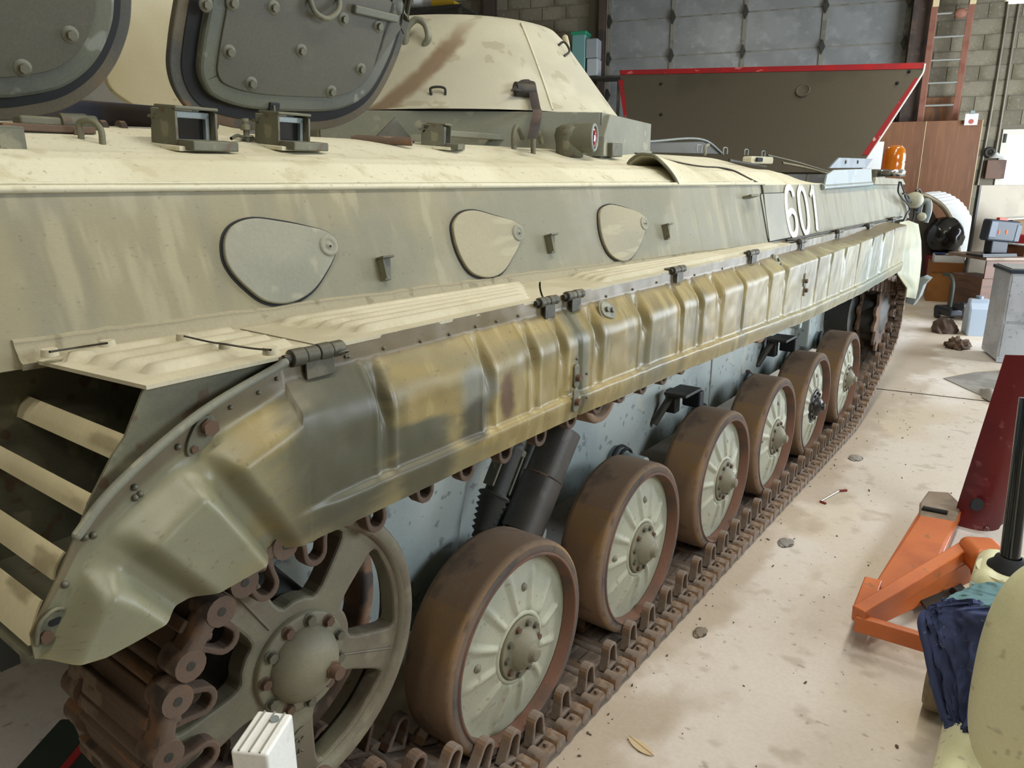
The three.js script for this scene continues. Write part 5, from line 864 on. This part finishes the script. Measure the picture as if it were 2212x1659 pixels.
{ // floor clutter
  const j = at(2050, 690, { y: 0 }), jk = thing('floor_jack', 'black floor jack with an upright handle beside the grey jug', 'jack', [j.x, 0, j.z], YAW), K = mat(0x1c2026, .45, .2);
  mesh('jack_body', [box(.02, .1, 0, .34, .1, .2, .03), box(-.2, .18, 0, .22, .07, .09, .02).rotateZ(.0), rod(V(-.28, .2, -.05), V(-.28, .2, .05), .05, .05, 14)], K, jk); mesh('handle', tube([V(.02, .12, 0), V(.03, .42, 0), V(.1, .5, 0), V(.24, .5, .0)], .022, 8, 40), mat(0x3a4038, .5), jk); for (const z of [-.09, .09]) mesh('wheel', new THREE.CylinderGeometry(.05, .05, .03, 18).rotateX(Math.PI / 2).translate(.1, .05, z), K, jk); mesh('strut', rod(V(-.24, .16, 0), V(-.28, .01, 0), .008), K, jk);
  const g = at(2103, 722, { y: 0 }), jg = thing('oil_jug', 'pale grey plastic jug with moulded handle standing by the steel cabinet', 'jug', [g.x, 0, g.z], YAW - .3), JM = mat(0xa9b6c4, .35);
  mesh('jug_body', ext([[-.11, 0], [.11, 0], [.115, .22], [.09, .3], [.03, .34], [.03, .38], [-.04, .38], [-.04, .34], [-.1, .28]], .2, .02, [smooth2([[-.07, .17], [-.08, .26], [-.05, .29], [-.03, .25], [-.035, .17]], 24)]).translate(0, 0, -.1), JM, jg); mesh('cap', new THREE.CylinderGeometry(.035, .035, .03, 16).translate(-.005, .395, 0), mat(0x7a8896, .4), jg); mesh('jug_label', box(.03, .14, .101, .1, .13, .002), M.white, jg);
  const lump = (px, py, w, h, d, c, name, lab, cat, k = .5, f = 16) => { const p = at(px, py, { y: 0 }), q = new THREE.IcosahedronGeometry(1, 5), a = q.attributes.position; for (let i = 0; i < a.count; i++) { const v = V().fromBufferAttribute(a, i), n = 1 + k * (vn(v.x * f / 4 + 90, v.y * f / 4 + v.z * f / 3 + 90, 4096, 4096, 6) - .5); v.multiplyScalar(n); a.setXYZ(i, v.x * w, Math.max(0.002, v.y * h), v.z * d); } const m = mergeVertices(q.deleteAttribute('normal').deleteAttribute('uv')); m.computeVertexNormals(); const o = mesh(name, m, c); o.position.copy(p); return tag(o, lab, cat); };
  const RB = mottled(0x5a4636, [{ f: 14, a: .45, b: .65, c: 0x3f3027, s: 264 }, { f: 30, a: .6, b: .7, c: 0x7a6350, s: 265 }], .9, { bump: .006 });
  lump(2068, 750, .15, .09, .1, RB, 'rag_pile', 'brown knotted rag pile on the floor in front of the cabinet', 'rags', .7, 40); lump(2038, 716, .15, .13, .12, mat(0x54443a, .9), 'rag', 'dark brown crumpled rag beside the grey jug', 'rag', .8, 14);
  lump(1848, 990, .05, .010, .036, mat(0x8f8a80, .9), 'paper_scrap', 'small grey crumpled scrap on the floor near the track', 'scrap', .6, 16); lump(1697, 1173, .045, .007, .032, mat(0x86817a, .9), 'lint_clump', 'flat grey clump of lint on the floor beside the track', 'scrap', .7, 18);
  lump(1512, 1367, .034, .009, .022, mat(0x7d7264, .9), 'dirt_clump', 'brown dirt clump on the floor against the track edge', 'dirt', .7, 18);
  // leaf
  const lf = at(1385, 1612, { y: .004 }), Lp = smooth2([[-.045, 0], [-.02, .016], [.02, .017], [.048, .002], [.02, -.012], [-.02, -.013]], 36); const leaf = thing('dry_leaf', 'pale dry leaf lying on the concrete floor', 'leaf', [lf.x, .002, lf.z], 1.3); mesh('blade', ext(Lp, .0012).rotateX(-Math.PI / 2).translate(0, .002, 0), mat(0xc9b490, .8), leaf); mesh('midrib', rod(V(-.05, .0036, 0), V(.05, .0036, .002), .001), mat(0xa89068, .8), leaf);
  // little pick with red grips
  const p0 = at(1772, 1083, { y: .006 }), p1 = at(1813, 1060, { y: .006 }), pk = thing('hand_pick', 'thin steel pick with dark red ends on the floor', 'tool'); mesh('shaft', rod(p0, p1, .0035), mat(0xc8c8c8, .3, .6), pk); mesh('grip', rod(p1, p1.clone().add(V(.03, 0, .03)), .006), mat(0x7a2a22, .6), pk); mesh('grip', rod(p0, p0.clone().add(V(-.01, 0, .03)), .006), mat(0x7a2a22, .6), pk);
  // grey mat with a turned corner
  const MC = [[2038, 818], [2105, 805], [2200, 800], [2170, 870], [2120, 856]].map(([a, b]) => at(a, b, { y: 0 })); const mt = thing('floor_mat', 'thin grey mat with a turned-up corner on the floor', 'mat'); mesh('mat_sheet', ext(MC.map((p) => [p.x, -p.z]), .006).rotateX(-Math.PI / 2), mottled(0x8a867e, [{ f: 8, a: .45, b: .7, c: 0x76726a, s: 266 }], .95), mt);
  const cn = [[2120, 838], [2162, 850], [2150, 872], [2122, 858]].map(([a, b]) => at(a, b, { y: .012 })); mesh('turned_corner', slab(8, 8, (u, v) => { const p = cn[0].clone().lerp(cn[1], u).lerp(cn[3].clone().lerp(cn[2], u), v); p.y = .008 + .05 * Math.sin(u * Math.PI) * Math.sin(v * Math.PI); return p; }, .004), mat(0x8d8880, .95), mt, 0);
  // grit and chips: strewn over the aisle
  const gg = new THREE.IcosahedronGeometry(1, 0); const N = 260, im = new THREE.InstancedMesh(gg, mat(0x5a4a3a, .9), N), mm = new THREE.Matrix4(); for (let i = 0; i < N; i++) { const s = .0016 + .004 * rnd() ** 3; mm.compose(V(lerp(-.6, 5, rnd()), s * .4, 1.44 + 1.2 * rnd() ** 2), new THREE.Quaternion().setFromEuler(new THREE.Euler(rnd() * 3, rnd() * 3, 0)), V(s * (1 + 1.5 * rnd()), s * .6, s)); im.setMatrixAt(i, mm); } im.name = 'floor_grit'; im.castShadow = im.receiveShadow = true; im.userData = { kind: 'stuff', label: 'loose grit and chips scattered over the aisle floor', category: 'grit' }; scene.add(im);
}
{ // steel cabinet
  const c = at(2150, 783, { y: 0 }), g = thing('steel_cabinet', 'pale grey steel cabinet with chrome handle and dark top beside the jug', 'cabinet', [c.x, 0, c.z], -1.25), SM = mottled(0xb9bec6, [{ f: 5, a: .45, b: .75, c: 0xa6acb4, s: 268 }, { f: 50, a: .74, b: .8, c: 0x8a8c90, s: 269, k: .6, oct: 2 }], .35, { metal: .2 });
  const h = .80, w = .62, d = .5;                                 // local: +z faces the aisle, +x right
  mesh('cabinet_body', box(w / 2, h / 2 + .01, -d / 2, w, h - .02, d, .008), SM, g); mesh('top_trim', [box(w / 2, h + .012, -d / 2, w + .03, .035, d + .03, .01)], mat(0x1d2a3a, .3), g); mesh('top_sheet', box(w / 2, h + .033, -d / 2, w - .02, .008, d - .04), mat(0x8f8f8c, .4), g);
  mesh('drawer_front', box(w / 2, h * .72, .006, w - .03, h * .5, .012, .004), SM, g); mesh('drawer_front', box(w / 2, h * .24, .006, w - .03, h * .4, .012, .004), SM, g);
  mesh('handle', [box(.34, h * .72 + .05, .03, .26, .05, .03, .012), box(.34, h * .72 - .04, .03, .26, .03, .03, .012), box(.23, h * .72, .02, .03, .11, .02, .006)], mat(0xd6dade, .2, .8), g); mesh('plinth', box(w / 2, .03, .004, w, .05, .02, .004), SM, g);
  const b = at(2206, 806, { y: 0 }), bt = thing('plastic_bundle', 'crumpled clear plastic and cloth bundle at the foot of the steel cabinet', 'bundle', [b.x, 0, b.z]); const q = new THREE.IcosahedronGeometry(.09, 4), a = q.attributes.position; for (let i = 0; i < a.count; i++) { const v = V().fromBufferAttribute(a, i), n = 1 + .6 * (vn(v.x * 40 + 9, v.y * 40 + v.z * 30 + 9, 4096, 4096, 2) - .5); a.setXYZ(i, v.x * n * 1.3, Math.max(.002, v.y * n * .6 + .03), v.z * n); } const qm = mergeVertices(q.deleteAttribute('normal').deleteAttribute('uv')); qm.computeVertexNormals(); mesh('bundle_skin', qm, mat(0xa9adb2, .25), bt);
}
{ // desk and what lies on it
  const dc = EYE.clone().addScaledVector(ray(2128, 556), 8.3), top = dc.y, rot = YAW - Math.PI / 2, g = thing('wooden_desk', 'brown wooden desk with clutter beyond the steel cabinet', 'desk', [dc.x, 0, dc.z], rot), WD = mottled(0x5e3f2e, [{ fx: 3, fy: 30, a: .45, b: .7, c: 0x4c3224, s: 270 }], .5);
  mesh('desk_top', box(.7, top - .018, -.35, 1.4, .035, .75, .006), mottled(0x7a6656, [{ f: 6, a: .45, b: .7, c: 0x66543f, s: 271 }], .5), g); mesh('desk_front', box(.7, top - .14, .0, 1.36, .2, .02, .004), WD, g); mesh('pedestal', box(.16, (top - .24) / 2, -.3, .3, top - .24, .6, .006), WD, g); mesh('pedestal', box(1.2, (top - .24) / 2, -.3, .36, top - .24, .6, .006), WD, g);
  const P = (px, py, k = 0) => { const n = head.clone().setY(0); return hit(px, py, dc.clone().addScaledVector(head, k), n); };
  const put = (o, p, r = rot) => { o.position.copy(p); o.rotation.y = r; return o; };
  let p = P(2142, 546, .15); const tray = thing('black_tray', 'flat black tray on the wooden desk', 'tray', [p.x, top, p.z], rot + .1); mesh('tray_plate', box(0, .012, 0, .42, .024, .28, .006), mat(0x15171a, .4), tray); mesh('tray_rim', box(0, .03, .12, .42, .016, .02, .004), mat(0x23262b, .4), tray);
  p = P(2146, 540, .2); const tp = thing('power_tool', 'black charger with red buttons tilted on the desk', 'power tool', [p.x, top + .024, p.z], rot); 
  mesh('foot', box(.02, .1, 0, .2, .2, .14, .02), mat(0x20242b, .5), tp); mesh('housing', box(0, .26, .02, .36, .24, .16, .03).rotateZ(-.09), mat(0x2a3038, .5), tp); mesh('side_grip', box(-.13, .27, .09, .08, .18, .03, .008).rotateZ(-.09), mat(0x4a525c, .5), tp); mesh('side_grip', box(.16, .25, .09, .06, .19, .03, .008).rotateZ(-.09), mat(0x3a434c, .5), tp); mesh('red_switch', box(-.02, .39, .04, .1, .03, .06, .006).rotateZ(-.09), mat(0xd2452c, .5), tp);
  const led = new THREE.MeshStandardMaterial({ color: 0xe05030, emissive: new THREE.Color(.9, .2, .1), emissiveIntensity: .6 }); for (const x of [-.035, .05]) mesh('red_digit', box(x, .25, .103, .014, .045, .004), led, tp);
  p = P(2204, 545, .25); const pap = thing('paper_stack', 'white papers lying on a brown carton on the desk', 'papers', [p.x, top, p.z], rot + .2); mesh('carton', box(.1, .06, 0, .4, .12, .3, .004), mat(0x7a4c34, .8), pap); mesh('papers', box(.08, .128, .02, .42, .014, .3), M.white, pap);
  const rb = thing('red_case', 'small red plastic case lying on the white papers', 'case', [p.x + .03, top + .136, p.z + .02], rot + .3); mesh('case_body', box(.04, .035, 0, .24, .07, .14, .01), mat(0xa8242c, .4), rb); mesh('case_lid', box(.04, .085, -.01, .18, .03, .12, .01), mat(0xc0474a, .4), rb);
  const bx = thing('brown_carton', 'brown carton with a torn white lid on the desk', 'box', [p.x + .32, top, p.z - .05], rot); const q2 = bx; mesh('carton_body', box(0, .2, -.1, .3, .4, .3, .006), mat(0x6a5238, .85), q2); mesh('torn_lid', box(-.08, .41, -.05, .46, .012, .3).rotateZ(.06), mat(0xcfcfc8, .8), q2);
  // speckled board behind the desk
  const bp = EYE.clone().addScaledVector(ray(2118, 400), 9.1), sb = thing('speckled_board', 'beige speckled board standing upright behind the desk', 'board', [bp.x, 0, bp.z], rot + .05); mesh('board_face', box(.75, bp.y / 2 + .0, 0, 1.5, bp.y, .04, .004), mottled(0x867b67, [{ f: 5, a: .4, b: .75, c: 0x7b705d, s: 273 }, { f: 90, a: .68, b: .78, c: 0x857860, s: 274, k: .6, oct: 2 }], .55), sb); mesh('board_edge', box(-.012, bp.y / 2, 0, .024, bp.y, .05), M.darkSteel, sb);
  const pl = at(2125, 690, { y: 0 }), dp = thing('wood_plank', 'worn dark plank standing on end between the arch and the desk', 'plank'); const a = EYE.clone().addScaledVector(ray(2122, 560), 9.6); mesh('plank_face', box(0, .4, 0, .2, .8, .04, .004).translate(a.x, 0, a.z), mottled(0x5d5044, [{ fx: 30, fy: 3, a: .45, b: .7, c: 0x463a32, s: 275 }], .8), dp);
}
// ------------------------------------------------------------------ right foreground
{ // dark red curved panel, propped up
  const b = at(2108, 1148, { y: 0 }), F = frame(b, side, UP), c = [[2068, 1142], [2205, 1100], [2187, 772], [2330, 745]].map(([x, y]) => F.q(x, y)), g = thing('red_metal_panel', 'dark red curved metal panel standing on the floor behind the pallet jack', 'shield');
  M.red = mottled(0x5e1a1e, [{ f: 4, a: .42, b: .75, c: 0x4c1820, s: 280 }, { f: 9, a: .62, b: .74, c: 0x6d3038, s: 281, k: .8 }, { f: 30, a: .72, b: .8, c: 0x8a5a58, s: 282, k: .5 }], .3);
  mesh('curved_sheet', slab(40, 60, (u, v) => { const x = lerp(lerp(c[0][0], c[1][0], u), lerp(c[2][0], c[3][0], u), v), y = lerp(lerp(c[0][1], c[1][1], u), lerp(c[2][1], c[3][1], u), v); const drop = v < .16 ? -.035 * Math.sin(u * 2.6) * (1 - v / .16) * (u < .6 ? 1 : .6) : 0; return F.pt(x, Math.max(.004, y + drop), .10 * Math.sin(u * Math.PI) - .05); }, .012, (p) => [p.x + p.z, p.y]), M.red, g, 0);
  const k = F.q(2118, 1132); mesh('stud', new THREE.SphereGeometry(.014, 14, 10).translate(...F.pt(k[0], k[1], .045).toArray()), mat(0x6a4a4a, .2, .6), g); mesh('grommet', new THREE.CylinderGeometry(.03, .03, .01, 18).rotateX(Math.PI / 2).applyMatrix4(F.M).translate(...F.pt(F.q(2100, 1083)[0], F.q(2100, 1083)[1], .035).sub(F.O).toArray()), M.rubberAndGap, g);
}
{ // pallet jack
  const OR = mottled(0xc46a35, [{ f: 5, a: .42, b: .75, c: 0xb45c2c, s: 284 }, { f: 18, a: .68, b: .76, c: 0x8a5a3c, s: 285, k: .7 }], .42), WORN = mottled(0x8a7a68, [{ f: 8, a: .45, b: .7, c: 0x6f5f50, s: 286 }], .7), g = thing('pallet_jack', 'orange pallet jack with worn fork tips parked in the aisle', 'pallet jack');
  const y1 = .095, Y = (a, b, y = y1) => at(a, b, { y });
  const poly = (pts, y, t, m, n) => mesh(n, ext(pts.map((p) => [p.x, -p.z]), t, .008).rotateX(-Math.PI / 2).translate(0, y - t, 0), m, g);
  const fork = [Y(1882, 1272), Y(2003, 1262), Y(2066, 1112), Y(2072, 1098), Y(1996, 1096), Y(1988, 1104)];
  poly([fork[0], fork[1], Y(2064, 1125), Y(1986, 1112)], y1, .02, OR, 'fork_blade'); poly([Y(1985, 1114), Y(2064, 1127), Y(2078, 1090), Y(2050, 1063), Y(2005, 1060), Y(1987, 1085)], y1 + .001, .022, WORN, 'fork_tip');
  poly([Y(1990, 1102, .097), Y(2046, 1113, .097), Y(2048, 1108, .097), Y(1993, 1097, .097)], .0975, .002, M.dark, 'slot');
  const bar = (a, b, w, h, n, m = OR) => { const d = b.clone().sub(a), bx = box(0, 0, d.length() / 2, w, h, d.length() + w * .5, .006); bx.applyMatrix4(new THREE.Matrix4().lookAt(V(0, 0, 0), d.clone().negate(), UP)); mesh(n, bx.translate(a.x, a.y, a.z), m, g); };
  bar(Y(1990, 1110, .06), Y(1890, 1275, .06), .012, .05, 'fork_side'); bar(Y(2078, 1100, .06), Y(2008, 1262, .06), .012, .05, 'fork_side'); mesh('load_roller', new THREE.CylinderGeometry(.035, .035, .08, 20).rotateX(Math.PI / 2).translate(...Y(2030, 1110, .036).toArray()), M.rubberAndGap, g);
  const A = Y(1858, 1328, .13), B = Y(2092, 1185, .19), C = Y(1852, 1345, .10), D = Y(2010, 1392, .10);
  bar(A, B, .05, .06, 'frame_arm'); bar(A.clone().add(V(.12, -.05, .03)), B.clone().add(V(.0, -.09, .02)), .012, .1, 'arm_web'); bar(C, D, .03, .06, 'frame_arm'); bar(Y(1884, 1262, .11), Y(1862, 1322, .12), .06, .04, 'fork_heel');
  mesh('pump_block', box(0, 0, 0, .16, .1, .14, .035).rotateY(.5).translate(...Y(2125, 1200, .2).toArray()), OR, g); bar(Y(2085, 1215, .14), Y(2140, 1240, .05), .02, .09, 'pump_cylinder', mat(0x777a78, .3, .7));
  bar(Y(2110, 1225, .16), Y(2200, 1260, .13), .05, .06, 'rear_arm'); mesh('belly_plate', box(0, 0, 0, .26, .012, .2).rotateY(.5).translate(...Y(2040, 1290, .06).toArray()), M.darkSteel, g);
  mesh('steer_wheel', new THREE.CylinderGeometry(.05, .05, .05, 22).rotateX(Math.PI / 2).rotateY(.5).translate(...Y(2075, 1300, .05).toArray()), M.rubberAndGap, g); mesh('steer_wheel', new THREE.CylinderGeometry(.05, .05, .05, 22).rotateX(Math.PI / 2).rotateY(.5).translate(...Y(2150, 1290, .05).toArray()), M.rubberAndGap, g);
}
M.cream = mottled(0xdedcb8, [{ f: 3, a: .42, b: .75, c: 0xd4d2aa, s: 290 }, { f: 6, a: .62, b: .8, c: 0xc0c09a, s: 291, k: .6 }, { f: 50, a: .74, b: .82, c: 0x8f8b6a, s: 292, k: .4, oct: 2 }], .45);
{ // cream ride-on cart
  const g = thing('ride_on_cart', 'cream plastic ride-on cart with high seat back and black steering column', 'cart');
  const xb = .26, Q = (a, b, x) => at(a, b, { x });
  const sc = Q(2268, 1478, xb + .06), hz = sc.z - Q(2085, 1540, xb + .06).z, hy = Q(2268, 1205, xb + .06).y - sc.y;
  mesh('seat_back', slab(64, 40, (u, v) => { const th = u * Math.PI * 2, ph = (v - .5) * Math.PI * .999, sp = (w, e) => Math.sign(w) * Math.pow(Math.abs(w), e), cp = sp(Math.cos(ph), .75), lean = .10; const y = hy * sp(Math.sin(ph), .75), z = hz * cp * sp(Math.cos(th), .8); return V(sc.x + .055 * cp * sp(Math.sin(th), .6) + lean * (1 - (y / hy) ** 2) * -.3, sc.y + y, sc.z + z); }, 0, (p) => [p.z, p.y]), M.cream, g, 0);
  const sz = Q(2110, 1500, .45).z, sy = .36;
  mesh('seat_cushion', box(.64, sy + .0, sz + .24, .4, .08, .34, .035), M.cream, g); mesh('seat_post', box(.6, .24, sz + .18, .2, .2, .2, .02), M.darkSteel, g);
  const bl = at(1988, 1659, { y: .2 });
  mesh('base_deck', box(.62, .16, bl.z + .28, 1.0, .12, .52, .05), M.cream, g); mesh('deck_skirt', box(.62, .09, bl.z + .27, .98, .06, .50, .03), M.cream, g);
  const cp = at(2180, 1225, { x: 1.12 }); mesh('column_base', box(cp.x + .03, cp.y / 2 + .04, cp.z + .03, .24, cp.y - .08, .24, .05), M.cream, g);
  const t0 = cp.clone().add(V(0, -.015, 0)), t1 = Q(2222, 860, 1.2); mesh('steering_column', rod(t0, t1, .028, .024, 24), new THREE.MeshPhysicalMaterial({ color: 0x1a1c1e, roughness: .12, clearcoat: 1 }), g); mesh('column_boot', lathe([[.06, 0], [.058, .018], [.045, .03], [.04, .045], [.028, .05]], 28).translate(t0.x, t0.y, t0.z), M.rubberAndGap, g); mesh('boot_plate', new THREE.CylinderGeometry(.085, .085, .006, 28).translate(t0.x, t0.y, t0.z), M.cream, g);
  const wc = at(2032, 1466, { y: .1 }); const WT = mottled(0x8f8268, [{ f: 8, a: .4, b: .75, c: 0x6d6250, s: 293 }], .8); for (const [x, z] of [[wc.x, wc.z], [wc.x, wc.z + .46], [.28, bl.z + .06], [.28, bl.z + .5]]) { mesh('wheel', latheZ([[.05, -.035], [.085, -.035], [.1, -.02], [.1, .02], [.085, .035], [.05, .035]], 30).translate(x, .1, z), WT, g); mesh('wheel_hub', latheZ([[0, -.02], [.055, -.02], [.055, .02], [0, .02]], 20).translate(x, .1, z), M.dark, g); }
  // quilted blanket thrown over the seat
  const BL = new THREE.MeshPhysicalMaterial({ roughness: .95, sheen: .6, sheenRoughness: .6, sheenColor: new THREE.Color(.2, .25, .4), bumpMap: BUMP, bumpScale: .004, map: tex(384, 384, (u, v) => { let c = mix3([48, 56, 92], [64, 74, 112], fbm(u, v, 12, 12, 4, 300)); c = mix3(c, [150, 156, 170], ss(fbm(u, v, 90, 90, 2, 301), .84, .88) * .7); return c; }) });
  const TL = new THREE.MeshPhysicalMaterial({ roughness: .95, bumpMap: BUMP, bumpScale: .005, map: tex(256, 256, (u, v) => { const c = mix3([92, 128, 138], [112, 148, 152], fbm(u, v, 14, 14, 4, 302)); return mix3(c, [52, 74, 86], ss(Math.abs(((v * 9) % 1) - .5), .42, .5) * .5); }) });
  const bt = thing('quilted_blanket', 'blue quilted moving blanket with teal top draped over the cart seat', 'blanket');
  const R = [[[2102, 1262, .80], [2140, 1257, .80], [2196, 1262, .80]], [[2062, 1282, .74], [2125, 1285, .73], [2190, 1290, .72]], [[2040, 1296, .70], [2110, 1304, .66], [2180, 1312, .64]]];
  const gridOf = (rows, nu, nv, wob, t = .012) => slab(nu, nv, (u, v) => { const j = clamp((1 - v) * (rows.length - 1), 0, rows.length - 1.0001), jj = Math.floor(j), f = j - jj, n = rows[0].length - 1, i = clamp(u * n, 0, n - .0001), ii = Math.floor(i), e = i - ii; const sm = (k) => k * k * (3 - 2 * k); const p = rows[jj][ii].clone().lerp(rows[jj][ii + 1], e).lerp(rows[jj + 1][ii].clone().lerp(rows[jj + 1][ii + 1], e), f); const w = wob * (vn(u * 7 + 3, v * 9 + 3, 999, 999, 8) - .5) + wob * .6 * (vn(u * 16, v * 18, 999, 999, 9) - .5); return p.add(V(-w, w * .3, -w * .6)); }, t, (p) => [p.x * 2 + p.z * 2, p.y * 2 + p.x]);
  mesh('teal_top', gridOf(R.map((r) => r.map(([a, b, x]) => Q(a, b, x))), 24, 20, .012), TL, bt, 0);
  const S = [[[2044, 1293, .71], [2110, 1303, .665], [2182, 1314, .645]], [[1998, 1322, .66], [2030, 1312, .645], [2150, 1330, .62]], [[1991, 1345, .63], [2040, 1350, .63], [2140, 1370, .60]], [[2004, 1405, .61], [2050, 1410, .61], [2120, 1430, .59]], [[2020, 1480, .60], [2065, 1490, .60], [2105, 1500, .58]], [[2040, 1545, .58], [2072, 1562, .58], [2098, 1560, .56]], [[2056, 1572, .57], [2078, 1585, .57], [2096, 1588, .55]]];
  mesh('quilt', gridOf(S.map((r) => r.map(([a, b, x]) => Q(a, b, x))), 50, 80, .028, .014), BL, bt, 0);
  mesh('quilt_hem', tube(S.map((r) => Q(...r[0])).slice(1), .011, 8, 60), BL, bt);
}
// ------------------------------------------------------------------ beside the rear of the vehicle
{
  const p = at(575, 1652, { z: 1.62 }), g = thing('white_box', 'white grooved plastic box standing at the bottom beside the idler wheel', 'box', [p.x, 0, p.z], .5); const y = at(552, 1608, { z: 1.62 }).y + .012;
  mesh('box_body', box(0, y / 2, 0, .075, y, .05, .004), M.white, g); for (const k of [-.014, 0, .014]) mesh('groove', box(0, y + .0005, k, .072, .002, .0025), mat(0x8f8e86, .7), g); mesh('screw', new THREE.CylinderGeometry(.006, .006, .004, 14).translate(.022, y + .001, .006), M.bluegrey, g);
  const q = at(130, 1640, { y: .25 }), c = thing('ammo_crate', 'dark green steel crate with a red stripe on the floor behind the track', 'crate', [q.x, 0, q.z], .6); mesh('crate_body', box(0, .12, 0, .3, .24, .2, .01), mat(0x2b332a, .6), c); mesh('red_stripe', box(.0, .2415, .02, .12, .003, .02), mat(0xa02a2a, .5), c);
}
// orange beacon on the nose deck
{
  const p = at(1926, 385, { x: 4.75 }), s = 1.0, g = thing('beacon_lamp', 'orange domed warning beacon on a chrome base on the vehicle nose', 'beacon', [p.x, p.y + .012, p.z]);
  mesh('chrome_base', lathe([[0, 0], [.088, 0], [.088, .035], [.082, .05], [0, .05]], 32), mat(0xd9dcdd, .15, .9), g); mesh('dome', lathe([[.074, .05], [.076, .09], [.071, .1], [.076, .11], [.074, .15], [.066, .19], [.045, .213], [.02, .22], [0, .222]], 36), new THREE.MeshPhysicalMaterial({ color: 0xe08412, roughness: .18, transmission: .35, thickness: 0, clearcoat: 1 }), g); mesh('inner_reflector', new THREE.CylinderGeometry(.025, .03, .12, 16).translate(0, .11, 0), mat(0xd9a24a, .3, .4), g);
}
renderer.render(scene, camera);
